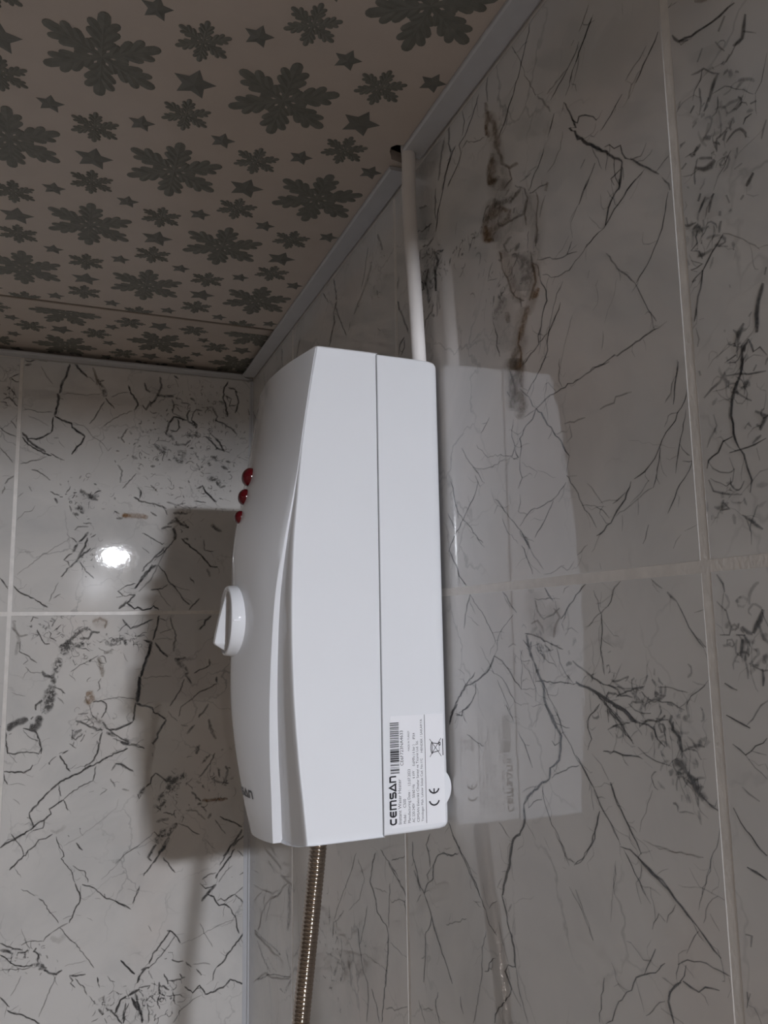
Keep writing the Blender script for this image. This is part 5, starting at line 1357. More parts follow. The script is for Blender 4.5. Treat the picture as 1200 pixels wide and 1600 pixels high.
R20,2,5,-5618,2976,161,95,38,-180,162,85,-15,-233,161,74
R20,2,4,-5671,2477,115,55,9,-165,114,55,64,-167,115,54
R30,1,6,-8263,2099,90,29,-65,-190,91,40,-19,-218,90,44,-18,-213,89,38
R30,1,6,-8202,1488,62,12,-39,-116,60,10
B00,1,4,-1295,2964,-207,-157,236,-380,-241,-78,-69,-325,-237,-81,234,-302,-197,-168
B00,1,4,-755,2773,-91,-208,317,-135,-193,-117,7,-490,-215,5,-73,-407,-210,31
B00,1,4,-1368,2876,118,-26,41,165,89,-84,105,11,3,-132
B00,1,4,-2124,1509,-96,22,-53,-260,-95,23"""
tile_veins = {}
for ln in VEINS.split('\n'):
    key, *nums = ln.split(',')
    nums = list(map(int, nums))
    alpha, tint, body = nums[0] / 10.0, nums[1] / 20.0, nums[2:]
    pts = []
    cu = cv = 0
    for i in range(0, len(body), 4):
        du, dv, ou, ov = body[i:i + 4]
        cu, cv = cu + du, cv + dv
        pts.append((cu / 1e4, cv / 1e4, ou / 1e4, ov / 1e4))
    tile_veins.setdefault(key, []).append((alpha, tint, pts))

def refine(pts, rng):
    """subdivide a traced vein and roughen it slightly"""
    out = []
    wv = 1.0
    for (a, b) in zip(pts, pts[1:]):
        d = math.hypot(b[0] - a[0], b[1] - a[1])
        n = max(1, min(6, int(d / 0.0028)))
        for k in range(n):
            t = k / n
            p = [a[i] + (b[i] - a[i]) * t for i in range(4)]
            if k:
                j = min(0.0008, d * 0.07)
                p[0] += rng.uniform(-j, j)
                p[1] += rng.uniform(-j, j)
            wv += (rng.uniform(0.7, 1.25) - wv) * 0.5
            p[2] *= wv
            p[3] *= wv
            out.append(p)
    out.append(list(pts[-1]))
    return out

def tile_mesh(u0, u1, v0, v1, onto, veins, seed):
    """onto(u, v, w) -> 3D point, w = height out of the wall"""
    rng = random.Random(seed)
    verts, faces, mats, va, ta, ca = [], [], [], [], [], []
    def V(u, v, w, a=0.0, t=0.0, c=0.0):
        ca.append(c)
        verts.append(onto(u, v, w))
        va.append(a)
        ta.append(t)
        return len(verts) - 1
    e = 0.0009
    loops = []
    for (ins, w) in ((0.0, -0.007), (0.0, -0.0007), (e * 0.35, -0.0002), (e, 0.0)):
        loops.append([V(u0 + ins, v0 + ins, w), V(u1 - ins, v0 + ins, w), V(u1 - ins, v1 - ins, w), V(u0 + ins, v1 - ins, w)])
    for A, B in zip(loops, loops[1:]):
        for k in range(4):
            faces.append((A[k], A[(k + 1) % 4], B[(k + 1) % 4], B[k]))
            mats.append(0)
    faces.append(tuple(loops[-1]))
    mats.append(0)
    lay = 0
    for alpha, tint, pts in list(veins) + twigs(veins, rng):
        lay += 1
        w = 0.00005 + 0.0000004 * lay
        pp = refine(pts, rng)
        prev = None
        for i, (u, v, ou, ov) in enumerate(pp):
            end = 0.6 if i in (0, len(pp) - 1) else 1.0
            crumb = min(1.0, max(0.0, (math.hypot(ou, ov) - 0.0013) / 0.0010)) * (0.3 if alpha < 0.36 or (alpha > 0.8 and tint < 0.3) else 0.6 if tint > 0.45 else 1.0)
            k = (1.22 + 0.40 * crumb) * end
            ou *= k
            ov *= k
            cl = lambda x, a, b: min(max(x, a), b)
            row = []
            for s, a in ((-1, 0.0), (-0.35, 1.0), (0.35, 1.0), (1, 0.0)):
                row.append(V(cl(u + ou * s, u0 + e, u1 - e), cl(v + ov * s, v0 + e, v1 - e), w, a * alpha * 1.08 * (0.7 if end < 1 else 1), tint, crumb))
            if prev:
                for k in range(3):
                    faces.append((prev[k], prev[k + 1], row[k + 1], row[k]))
                    mats.append(1)
            prev = row
    me = bpy.data.meshes.new('tile')
    me.from_pydata([tuple(v) for v in verts], [], faces)
    me.polygons.foreach_set('material_index', mats)
    for nm, data in (('vein', va), ('tint', ta), ('crumb', ca)):
        at = me.attributes.new(nm, 'FLOAT', 'POINT')
        at.data.foreach_set('value', data)
    me.update()
    return me

def twigs(veins, rng):
    """fine side cracks that branch off the traced veins"""
    out = []
    for alpha, tint, pts in veins:
        if alpha < 0.45 or tint > 0.45:
            continue
        L = sum(math.hypot(b[0] - a[0], b[1] - a[1]) for a, b in zip(pts, pts[1:]))
        for _ in range(int(L / 0.016 + rng.random())):
            i = rng.randrange(len(pts) - 1)
            t = rng.random()
            u = pts[i][0] + (pts[i + 1][0] - pts[i][0]) * t
            v = pts[i][1] + (pts[i + 1][1] - pts[i][1]) * t
            a = math.atan2(pts[i + 1][1] - pts[i][1], pts[i + 1][0] - pts[i][0]) + rng.choice((-1, 1)) * rng.uniform(0.3, 1.2)
            wd = rng.uniform(0.00022, 0.0004)
            q = []
            for k in range(rng.randint(3, 6)):
                q.append((u, v, -math.sin(a) * wd, math.cos(a) * wd))
                st = rng.uniform(0.0012, 0.0045)
                u += math.cos(a) * st
                v += math.sin(a) * st
                a += rng.gauss(0, 0.5)
            out.append((alpha * rng.uniform(0.3, 0.75), max(tint, 0.1), q))
    return out

def crackle(u0, u1, v0, v1, n, rng):
    """a crumbly patch of short curling cracks and specks"""
    out = []
    for _ in range(int(n * 0.9)):
        u = min(max(rng.gauss((u0 + u1) / 2, (u1 - u0) / 4), u0), u1)
        v = min(max(rng.gauss((v0 + v1) / 2, (v1 - v0) / 4), v0), v1)
        a = rng.uniform(0, 6.28)
        turn = rng.gauss(0, 0.5)
        speck = rng.random() < 0.6
        wd = rng.uniform(0.0007, 0.0015) if speck else rng.uniform(0.0003, 0.0008)
        q = []
        for k in range(rng.randint(2, 3) if speck else rng.randint(4, 8)):
            q.append((u, v, -math.sin(a) * wd, math.cos(a) * wd))
            st = rng.uniform(0.0010, 0.0028)
            u += math.cos(a) * st
            v += math.sin(a) * st
            a += turn + rng.gauss(0, 0.3)
        out.append((rng.uniform(0.2, 0.6), rng.choice((0.05, 0.1, 0.2, 0.25)), q))
    return out

def random_veins(u0, u1, v0, v1, seed, n=26):
    rng = random.Random(seed)
    out = []
    for _ in range(n):
        u, v = rng.uniform(u0, u1), rng.uniform(v0, v1)
        a = rng.choice((0.9, 1.2, 2.2, 1.0)) + rng.gauss(0, 0.25)
        pts = []
        wd = rng.uniform(0.0004, 0.0012)
        for k in range(rng.randint(4, 12)):
            pts.append((u, v, -math.sin(a) * wd, math.cos(a) * wd))
            st = rng.uniform(0.006, 0.02)
            u += math.cos(a) * st
            v += math.sin(a) * st
            a += rng.gauss(0, 0.35)
        out.append((rng.uniform(0.3, 0.9), rng.choice((0.0, 0.1, 0.1, 0.3)), pts))
    return out

G = 0.0018   # half a joint
W_B = 0.2918
R_COLS = [0.0, -0.2062, -0.5062, -0.8062, -1.1062, -1.3]
B_COLS = [0.0, -W_B, -W_B - 0.3, -W_B - 0.6, -W_B - 0.9, ROOM_X]
ROWS = [(0.0, 0.318), (-0.6, 0.0), (-1.2, -0.6), (-1.8, -1.2), (ROOM_Z, -1.8)]

def lay_tiles(wall, cols, onto, key, tilt):
    for ci in range(len(cols) - 1):
        for ri, (z0, z1) in enumerate(ROWS):
            hi = cols[ci] - (0.0012 if ci == 0 else G)
            lo = cols[ci + 1] + G
            zz0, zz1 = z0 + (G if ri < 4 else 0), z1 - (G if ri else 0)
            k = key + str(ci) + str(ri)
            sd = hash_seed(k)
            # the faint tilt that hand-laid tiles have
            rng = random.Random(sd)
            ta, tb = tilt.get(k, (rng.uniform(-0.0008, 0.0008), rng.uniform(-0.0008, 0.0008)))
            cu, cv = (lo + hi) / 2, (zz0 + zz1) / 2
            lift = 1.02 * (abs(ta) * (hi - lo) / 2 + abs(tb) * (zz1 - zz0) / 2)
            f = lambda u, v, w, cu=cu, cv=cv, ta=ta, tb=tb, lift=lift: onto(u, v, w + lift + ta * (u - cu) + tb * (v - cv))
            vs = tile_veins.get(k)
            seen = vs is not None
            if not vs or len(vs) < 4:
                vs = (vs or []) + random_veins(lo, hi, zz0, zz1, sd, 20 if (key == 'R' and ci < 5 and ri < 2) or (key == 'B' and ci < 3 and ri < 2) else 8)
            if k in CRACKLE:
                vs = list(vs)
                for box in CRACKLE[k]:
                    vs += crackle(*box, rng)
            link('tile', tile_mesh(lo, hi, zz0, zz1, f, vs, sd), [M_TILE, M_VEIN], wall)

def hash_seed(s):
    h = 17
    for c in s:
        h = (h * 131 + ord(c)) % 1000003
    return h

TILT = {'B00': (0.0022, 0.0034)}
CRACKLE = {'B00': [(-0.137, -0.0046, 0.1378, 0.3237, 330), (-0.177, -0.0992, 0.161, 0.2692, 60), (-0.2433, -0.1777, 0.1172, 0.186, 45), (-0.1604, -0.0123, 0.1285, 0.1784, 30), (-0.1278, -0.0463, 0.0881, 0.133, 20), (-0.2259, -0.1905, 0.046, 0.1028, 20)], 'B01': [(-0.2864, -0.2241, -0.0382, -0.001, 40), (-0.2355, -0.1793, -0.0776, -0.0094, 60), (-0.1929, -0.1251, -0.0483, -0.0182, 40), (-0.2183, -0.1688, -0.1537, -0.1035, 35), (-0.1192, -0.0739, -0.2598, -0.1951, 60), (-0.081, -0.0173, -0.2409, -0.1757, 50), (-0.15, -0.0772, -0.4793, -0.4356, 80), (-0.2823, -0.2239, -0.4076, -0.3692, 45), (-0.1855, -0.144, -0.4725, -0.4384, 30)], 'B10': [(-0.3133, -0.2939, 0.2337, 0.3093, 25)], 'R30': [(-0.8565, -0.8059, 0.1494, 0.1963, 60), (-0.8331, -0.8065, 0.1179, 0.1458, 35), (-0.8454, -0.8165, 0.0453, 0.0913, 45), (-0.8338, -0.8067, 0.0139, 0.0343, 25)], 'R31': [(-0.8345, -0.8139, -0.0427, -0.0124, 40)], 'R21': [(-0.7976, -0.7306, -0.0678, -0.0436, 70), (-0.8026, -0.7707, -0.0973, -0.0602, 60), (-0.7195, -0.6578, -0.0512, -0.0232, 40)], 'R20': [(-0.6796, -0.5753, 0.2081, 0.2357, 60), (-0.5887, -0.5529, 0.1881, 0.2634, 60), (-0.7092, -0.6279, 0.1608, 0.1927, 50)], 'R10': [(-0.5913, -0.5316, 0.216, 0.3052, 60), (-0.4976, -0.4215, 0.2479, 0.2947, 30)], 'R11': [(-0.4191, -0.2989, -0.3593, -0.2546, 60)]}
lay_tiles(wall_right, R_COLS, lambda u, v, w: (-w, u, v), 'R', TILT)
lay_tiles(wall_back, B_COLS, lambda u, v, w: (u, -w, v), 'B', TILT)

# corner strip where the two tiled walls meet
bm = bmesh.new()
add_prism(bm, [(0.0, 0.0), (-0.0075, 0.0), (-0.0075, -0.0008), (-0.0028, -0.0022), (-0.0018, -0.0045), (-0.0008, -0.0045), (0.0, -0.0045)][::-1], 'z', ROOM_Z, 0.317)
trim_4 = struct(bm_obj('trim_4', bm, M_PVC_TRIM))

# --- ceiling panels
HOLE = [(0.0, -0.5665), (-0.0195, -0.5675), (-0.0235, -0.5665), (-0.0262, -0.5625), (-0.0250, -0.5575),
        (-0.0225, -0.5535), (-0.0200, -0.5490), (0.0, -0.5450)]
bm = bmesh.new()
SEAM_Y = -0.1905
outline = [(0.90, -1.62), (0.90, -1.30), (0.0, -1.30)] + HOLE + [(0.0, SEAM_Y), (ROOM_X, SEAM_Y), (ROOM_X, -1.62)]
add_prism(bm, outline, 'z', H_PANEL, H_PANEL + 0.008)
near_panel = bm_obj('ceiling_panel', bm, M_CEIL, ceiling)
box_obj('ceiling_panel', (ROOM_X, ROOM_Y, H_PANEL), (0.90, -1.70, H_PANEL + 0.008), M_CEIL, ceiling)
H_FAR = 0.3272
bm = bmesh.new()
add_box(bm, (ROOM_X, SEAM_Y + 0.0200, H_FAR), (0.0, 0.0, H_FAR + 0.009), 0.0006, 1)
far_panel = bm_obj('ceiling_panel', bm, M_CEIL, ceiling)

def leaf(bm, base, ang, L, Wd, zb, seed, sign=1):
    """one pinched lobe of a printed snowflake: a low ridge of 12 triangles"""
    c, s = math.cos(ang), math.sin(ang)
    prof = [(0.0, 0.12), (0.22, 0.38), (0.52, 0.5), (0.82, 0.46), (0.96, 0.26)]
    left = [bm.verts.new((base[0] + c * L * t - s * Wd * w, base[1] + s * L * t + c * Wd * w, zb)) for t, w in prof]
    right = [bm.verts.new((base[0] + c * L * t + s * Wd * w, base[1] + s * L * t - c * Wd * w, zb)) for t, w in prof]
    tip = bm.verts.new((base[0] + c * L, base[1] + s * L, zb))
    mid = [bm.verts.new((base[0] + c * L * t, base[1] + s * L * t, zb - 0.00045 * (0.4 + w))) for t, w in prof]
    for i in range(len(prof) - 1):
        bm.faces.new((left[i], mid[i], mid[i + 1], left[i + 1]))
        bm.faces.new((mid[i], right[i], right[i + 1], mid[i + 1]))
    bm.faces.new((left[-1], mid[-1], tip))
    bm.faces.new((mid[-1], right[-1], tip))

def flake_bm(Rd, rot):
    bm = bmesh.new()
    zb = -0.0001
    for k in range(6):
        a = rot + k * math.pi / 3
        c, s = math.cos(a), math.sin(a)
        def at(r):
            return (c * r * Rd, s * r * Rd)
        leaf(bm, at(-0.06), a, Rd * 0.70, Rd * 0.17, zb, k)
        leaf(bm, at(0.60), a, Rd * 0.43, Rd * 0.21, zb - 0.00004, k)
        for r, L, w, da in ((0.17, 0.29, 0.15, 0.74), (0.32, 0.39, 0.165, 0.66), (0.50, 0.40, 0.17, 0.60)):
            leaf(bm, at(r), a + da, Rd * L, Rd * w, zb - 0.00002, k)
            leaf(bm, at(r), a - da, Rd * L, Rd * w, zb - 0.00002, k)
    return bm

def star_bm(Rd, rot):
    bm = bmesh.new()
    cen = bm.verts.new((0, 0, -0.0009))
    ring = []
    for k in range(10):
        a = rot + k * math.pi / 5
        r = Rd if k % 2 == 0 else Rd * 0.52
        ring.append(bm.verts.new((math.cos(a) * r, math.sin(a) * r, -0.0001)))
    for k in range(10):
        bm.faces.new((cen, ring[k], ring[(k + 1) % 10]))
    return bm

def print_mesh(bm, mat, name):
    me = bpy.data.meshes.new(name)
    bmesh.ops.recalc_face_normals(bm, faces=bm.faces[:])
    for f in bm.faces:
        if f.normal.z > 0:
            f.normal_flip()
    bm.to_mesh(me)
    bm.free()
    me.materials.append(mat)
    return me

R30 = math.radians(30)
def motif_set(turn):
    return {
        'big': print_mesh(flake_bm(0.0365, R30 + turn), M_FLAKE, 'snowflake'),
        'med': print_mesh(flake_bm(0.0170, R30 + turn), M_FLAKE, 'snowflake'),
        'sl': print_mesh(star_bm(0.0142, math.radians(-12) + turn), M_STAR, 'star'),
        'ss': print_mesh(star_bm(0.0094, math.radians(-14) + turn), M_STAR, 'star')}
CELL = [('big', 0, 0), ('med', 0.0550, -0.0340), ('med', 0.0552, 0.0375), ('sl', 0.0554, 0.0045),
        ('ss', 0.0268, -0.0500), ('ss', -0.0282, -0.0500)]
RAD = {'big': 0.0365, 'med': 0.0170, 'sl': 0.0142, 'ss': 0.0094}

def put(me, kind, x, y, z, parent, ymax=None, ymin=None):
    r = RAD[kind]
    cut = []
    if ymax is not None and y + r > ymax:
        if y - r > ymax - 0.002:
            return
        cut.append((ymax - y, 1))
    if ymin is not None and y - r < ymin:
        if y + r < ymin + 0.002:
            return
        cut.append((ymin - y, -1))
    if x + r * 0.2 > -0.008:
        return
    if cut:
        bm = bmesh.new()
        bm.from_mesh(me)
        for yy, sgn in cut:
            bmesh.ops.bisect_plane(bm, geom=bm.verts[:] + bm.edges[:] + bm.faces[:], plane_co=(0, yy, 0), plane_no=(0, sgn, 0), clear_outer=True)
        m2 = bpy.data.meshes.new(me.name)
        bm.to_mesh(m2)
        bm.free()
        m2.materials.append(me.materials[0])
        me = m2
        if len(me.polygons) < 2:
            return
    o = bpy.data.objects.new('star' if kind in ('sl', 'ss') else 'snowflake', me)
    COL.objects.link(o)
    o.parent = parent
    o.location = (x, y, z)

MS = motif_set(0.0)
for j in range(0, 10):
    for i in range(-1, 8):
        bx = -0.0555 - 0.1125 * i - (0.05625 if j % 2 else 0.0)
        by = -0.2630 - 0.10715 * (j - 1)
        if j % 2 == 0:
            bx -= 0.0
        # rows alternate by half a period
        bx = (-0.0555 if j % 2 else -0.1118) - 0.1125 * i
        if bx < -0.85:
            continue
        for kind, dx, dy in CELL:
            if kind == 'ss' and by + dy > SEAM_Y:
                pass
            hx, hy = bx + dx, by + dy
            if kind != 'ss' and -0.035 < hx < 0.0 and -0.575 < hy < -0.535 and kind != 'big':
                continue
            put(MS[kind], kind, hx, hy, H_PANEL, near_panel, ymax=SEAM_Y)
MF = motif_set(math.pi / 2)
for i in range(-1, 9):
    for j in range(-1, 3):
        bx = -0.0308 - 0.1061 * i
        by = (-0.0385 if i % 2 == 0 else -0.0865) - 0.1080 * j
        for kind, dx, dy in CELL:
            put(MF[kind], kind, bx - dy, by + dx * 0.96, H_FAR, far_panel, ymax=-0.004, ymin=SEAM_Y + 0.036)

# --- ceiling edge trims
LIP = 0.0183
PROF = [(-0.0012, H_TRIM + 0.0012), (-0.0030, H_TRIM), (-LIP + 0.0012, H_TRIM), (-LIP, H_TRIM + 0.0010), (-LIP, H_TRIM + 0.0030),
        (-0.0012, H_TRIM + 0.0034)]
def trim_run_y(name, ya, yb, skew_a=0.0):
    bm = bmesh.new()
    n = len(PROF)
    rings = []
    for y, sk in ((ya, 0.0), (yb, skew_a)):
        rings.append([bm.verts.new((x, y + sk * (x + LIP), z)) for x, z in PROF])
    bm.faces.new(rings[0])
    bm.faces.new(rings[1][::-1])
    for k in range(n):
        bm.faces.new((rings[0][k], rings[1][k], rings[1][(k + 1) % n], rings[0][(k + 1) % n]))
    return struct(bm_obj(name, bm, M_PVC_TRIM))
trim_1 = trim_run_y('trim_1', -1.30, -0.5660, 0.35)
trim_2 = trim_run_y('trim_2', -0.5415, -0.0185)
bm = bmesh.new()
v = []
for x0 in (ROOM_X, 0.0):
    v.append([bm.verts.new((x0 if x0 < -1 else y2 * 1.0, y2, z)) for (y2, z) in PROF])
n = len(PROF)
bm.faces.new(v[0])
bm.faces.new(v[1][::-1])
for k in range(n):
    bm.faces.new((v[0][k], v[1][k], v[1][(k + 1) % n], v[0][(k + 1) % n]))
trim_3 = struct(bm_obj('trim_3', bm, M_PVC_TRIM))

# ------------------------------------------------------------------ pendant lamp (behind the camera, lights the room)
lamp = thing('pendant_lamp', LAMP_POS, 'small glowing flattened globe hanging from the ceiling behind the camera', 'lamp')
def lathe_z(profile, segs=36):
    bm = bmesh.new()
    rings = []
    for z, r in profile:
        rings.append([bm.verts.new((r * math.cos(2 * math.pi * k / segs), r * math.sin(2 * math.pi * k / segs), z)) for k in range(segs)])
    for A, B in zip(rings, rings[1:]):
        for k in range(segs):
            bm.faces.new((A[k], A[(k + 1) % segs], B[(k + 1) % segs], B[k]))
    bm.faces.new(rings[0][::-1])
    bm.faces.new(rings[-1])
    return bm
bm_obj('globe', lathe_z([(0.018 * math.sin(math.radians(a)), max(0.004, 0.037 * math.cos(math.radians(a)))) for a in range(-85, 1, 8)] + [(0.004, 0.037)]), M_GLOW, lamp, True)
_zc = H_PANEL - LAMP_POS[2]
bm_obj('lamp_shade', lathe_z([(0.0045, 0.041), (0.006, 0.043), (0.010, 0.040), (0.018, 0.030), (0.022, 0.014), (0.036, 0.0035),
                               (_zc - 0.014, 0.0035), (_zc - 0.012, 0.03), (_zc - 0.0002, 0.034)]), M_PVC_TRIM, lamp)

# ------------------------------------------------------------------ water heater
YC, HW = -0.500, 0.082
Z_TOP, Z_BOT = 0.1568, -0.1474
SEAM_X = -0.0485
heater = thing('water_heater', (-0.001, YC, Z_BOT), 'white electric instant water heater mounted on the marble wall, with dial and three red lights', 'water heater')

EDGE = [(-0.160, 0.0949), (-0.1474, 0.0962), (-0.1247, 0.0985), (-0.1029, 0.1010), (-0.0708, 0.1037), (-0.0436, 0.1051), (-0.015, 0.1056), (0.002, 0.1054),
        (0.0332, 0.1043), (0.0599, 0.1019), (0.0936, 0.0987), (0.1259, 0.0940), (0.1568, 0.0888)]
CC = [(-0.160, 0.0035), (0.0, 0.0040), (0.09, 0.0060), (0.1568, 0.0075)]
TE = [(-0.160, 0.42), (-0.155, 0.43), (-0.10, 0.56), (-0.05, 0.67), (0.0, 0.77), (0.03, 0.87), (0.06, 0.945), (0.085, 0.985), (0.1568, 0.985)]
HH = [(-0.160, 0.0062), (-0.155, 0.0062), (-0.10, 0.0055), (-0.05, 0.0045), (0.0, 0.0033), (0.03, 0.0021), (0.06, 0.0010), (0.085, 0.0003), (0.1568, 0.0003)]
KK = [(-0.160, 0.0046), (-0.134, 0.0086), (-0.104, 0.0110), (-0.07, 0.0132), (-0.03, 0.0146), (0.0, 0.0150), (0.03, 0.0146), (0.05, 0.0130), (0.07, 0.0100),
      (0.09, 0.0070), (0.11, 0.0046), (0.1568, 0.0034)]

def z_at(s, t):
    zb = Z_BOT - 0.0105 * (1 - t * t)
    zt = Z_TOP + 0.0012 * (1 - t * t)
    return zb + (zt - zb) * s

def x_base(z, t):
    return -(smooth_interp(EDGE, z) + smooth_interp(CC, z) * (1 - t * t))

def dish(z, t):
    """shallow hollow around the dial"""
    return 0.0045 * math.exp(-((z + 0.010) / 0.045) ** 2 - (t / 0.42) ** 2)

def x_panel(z, q):
    """q in -1..1 across the raised panel"""
    te = smooth_interp(TE, z)
    return x_base(z, q * te) - smooth_interp(HH, z) - max(0.0, smooth_interp(KK, z)) * (1 - abs(q) ** 1.4) + dish(z, q * te)

NS, NT = 60, 32
# front cover
bm = bmesh.new()
rings = []
for i in range(NS + 1):
    s = i / NS
    ring = []
    def P(x, t, dz=0.0):
        ring.append(bm.verts.new((x, YC + t * HW, z_at(s, t) + dz)))
    z1 = z_at(s, 1.0)
    e = smooth_interp(EDGE, z1)
    for k in range(4):
        P(SEAM_X + (-e + 0.004 - SEAM_X) * k / 3, -1.0)
    for a in (30, 60):
        ar = math.radians(a)
        P(-e + 0.0012 - 0.0012 * math.sin(ar), -1.0 + (0.0012 - 0.0012 * math.cos(ar)) / HW)
    for k in range(NT + 1):
        t = (-1 + 2 * k / NT) * 0.985
        P(x_base(z_at(s, t), t), t)
    for a in (60, 30):
        ar = math.radians(a)
        P(-e + 0.0012 - 0.0012 * math.sin(ar), 1.0 - (0.0012 - 0.0012 * math.cos(ar)) / HW)
    for k in range(3, -1, -1):
        P(SEAM_X + (-e + 0.004 - SEAM_X) * k / 3, 1.0)
    rings.append(ring)
m = len(rings[0])
for A, B in zip(rings, rings[1:]):
    for k in range(m - 1):
        bm.faces.new((A[k], A[k + 1], B[k + 1], B[k]))
    bm.faces.new((A[m - 1], A[0], B[0], B[m - 1]))
bm.faces.new(rings[0])
bm.faces.new(rings[-1][::-1])
es = [e for e in bm.edges if len(e.link_faces) == 2 and all(abs(f.normal.z) < 2 for f in e.link_faces)]
bm.normal_update()
cap_edges = [e for e in bm.edges if any(len(f.verts) > 6 for f in e.link_faces)]
bmesh.ops.bevel(bm, geom=cap_edges, offset=0.0011, segments=2, affect='EDGES', profile=0.5)
cover = adopt(bm_obj('front_cover', bm, M_PLASTIC, None, True), heater)
for p in cover.data.polygons:
    if len(p.vertices) > 6:
        p.use_smooth = False

# raised shield-shaped front panel
bm = bmesh.new()
NQ = 28
rings = []
for i in range(NS + 1):
    s = i / NS
    ring = []
    zc = z_at(s, 0.0)
    te = smooth_interp(TE, zc)
    zz = lambda q: z_at(s, q * te)
    t0 = te
    ring.append(bm.verts.new((x_base(zz(-1), -t0) + 0.0015, YC - t0 * HW, zz(-1))))
    ring.append(bm.verts.new((x_panel(zz(-1), -1.0) + 0.0006 * min(1, smooth_interp(HH, zc) / 0.003), YC - t0 * HW, zz(-1))))
    for k in range(NQ + 1):
        q = -1 + 2 * k / NQ
        q *= 0.992
        ring.append(bm.verts.new((x_panel(zz(q), q), YC + q * te * HW, zz(q))))
    ring.append(bm.verts.new((x_panel(zz(1), 1.0) + 0.0006 * min(1, smooth_interp(HH, zc) / 0.003), YC + t0 * HW, zz(1))))
    ring.append(bm.verts.new((x_base(zz(1), t0) + 0.0015, YC + t0 * HW, zz(1))))
    rings.append(ring)
m = len(rings[0])
for A, B in zip(rings, rings[1:]):
    for k in range(m - 1):
        bm.faces.new((A[k], A[k + 1], B[k + 1], B[k]))
    bm.faces.new((A[m - 1], A[0], B[0], B[m - 1]))
bm.faces.new(rings[0])
bm.faces.new(rings[-1][::-1])
panel = adopt(bm_obj('front_panel', bm, M_PLASTIC, None, True), heater)
try:
    panel.data.set_sharp_from_angle(angle=math.radians(32))
    cover.data.set_sharp_from_angle(angle=math.radians(40))
except Exception:
    pass

# rear shell against the wall
bm = bmesh.new()
X_BACK = -0.0030
def shell_ring(x, inset, r):
    y0, y1 = YC - HW + inset, YC + HW - inset
    z0, z1 = Z_BOT + inset, Z_TOP - inset
    pts = []
    for (cy, cz, a0) in ((y1 - r, z1 - r, 0), (y0 + r, z1 - r, 90), (y0 + r, z0 + r, 180), (y1 - r, z0 + r, 270)):
        for k in range(7):
            a = math.radians(a0 + 15 * k)
            pts.append(bm.verts.new((x, cy + r * math.cos(a), cz + r * math.sin(a))))
    return pts
prof = [(SEAM_X + 0.0008, 0.0006, 0.0014), (SEAM_X + 0.0012, 0.0, 0.0018), (-0.030, 0.0, 0.0020), (-0.010, 0.0002, 0.0024), (-0.0058, 0.0006, 0.003),
        (-0.0040, 0.0014, 0.0036), (X_BACK, 0.0030, 0.0042)]
rr = [shell_ring(*p) for p in prof]
for A, B in zip(rr, rr[1:]):
    n = len(A)
    for k in range(n):
        bm.faces.new((A[k], A[(k + 1) % n], B[(k + 1) % n], B[k]))
bm.faces.new(rr[0][::-1])
bm.faces.new(rr[-1])
shell = adopt(bm_obj('rear_shell', bm, M_PLASTIC2, None, True), heater)
try:
    shell.data.set_sharp_from_angle(angle=math.radians(40))
except Exception:
    pass
# dark insert that paints the shade in the gap between the two shells
o = adopt(box_obj('seam_shade', (SEAM_X - 0.002, YC - HW + 0.0012, Z_BOT + 0.0012), (SEAM_X + 0.002, YC + HW - 0.0012, Z_TOP - 0.0012), M_DARK), heater)
o['label'] = 'dark thin joint between the two shells'

# round fixing ear low on the back edge
bm = bmesh.new()
bmesh.ops.create_cone(bm, cap_ends=True, segments=40, radius1=0.0142, radius2=0.0142, depth=0.004)
bmesh.ops.bevel(bm, geom=[e for e in bm.edges if len(e.link_faces) == 2 and any(len(f.verts) > 6 for f in e.link_faces)], offset=0.0008, segments=2, affect='EDGES')
for v_ in bm.verts:
    v_.co = Vector((v_.co.x * 1.0, v_.co.z, v_.co.y))
    v_.co = v_.co + Vector((-0.0150, YC - HW + 0.0024, -0.1225))
ear = adopt(bm_obj('mounting_ear', bm, M_PLASTIC2), heater)

adopt(box_obj('wall_bracket', (-0.004, YC - 0.055, -0.10), (-0.0001, YC + 0.055, 0.12), M_PLASTIC2), heater)

# --- rotary dial
KZ = -0.0160
KX = x_panel(KZ, 0.0)
slope = (x_panel(KZ + 0.02, 0.0) - x_panel(KZ - 0.02, 0.0)) / 0.04
ROT = Matrix.Rotation(-math.pi / 2, 4, 'Y')          # local +Z -> world -X
KM = Matrix.Translation((KX + 0.0005, YC, KZ)) @ Matrix.Rotation(math.atan(slope), 4, 'Y') @ ROT
def lathe(profile, segs=56):
    bm = bmesh.new()
    rings = []
    for r, z in profile:
        if r == 0:
            rings.append([bm.verts.new((0, 0, z))])
        else:
            rings.append([bm.verts.new((r * math.cos(2 * math.pi * k / segs), r * math.sin(2 * math.pi * k / segs), z)) for k in range(segs)])
    for A, B in zip(rings, rings[1:]):
        if len(B) == 1:
            for k in range(segs):
                bm.faces.new((A[k], A[(k + 1) % segs], B[0]))
        else:
            for k in range(segs):
                bm.faces.new((A[k], A[(k + 1) % segs], B[(k + 1) % segs], B[k]))
    if len(rings[0]) > 1:
        bm.faces.new(rings[0][::-1])
    return bm
bm = lathe([(0.0243, -0.004), (0.0243, 0.0010), (0.0238, 0.0054), (0.0233, 0.0064), (0.0223, 0.0067), (0.0217, 0.0061), (0.0213, 0.0054), (0.0, 0.0054)])
bm.transform(KM)
knob = adopt(bm_obj('dial', bm, M_PLASTIC, None, True), heater)
try:
    knob.data.set_sharp_from_angle(angle=math.radians(35))
except Exception:
    pass
# the wedge grip across the dial: low at the top, tall near the bottom
bm = bmesh.new()
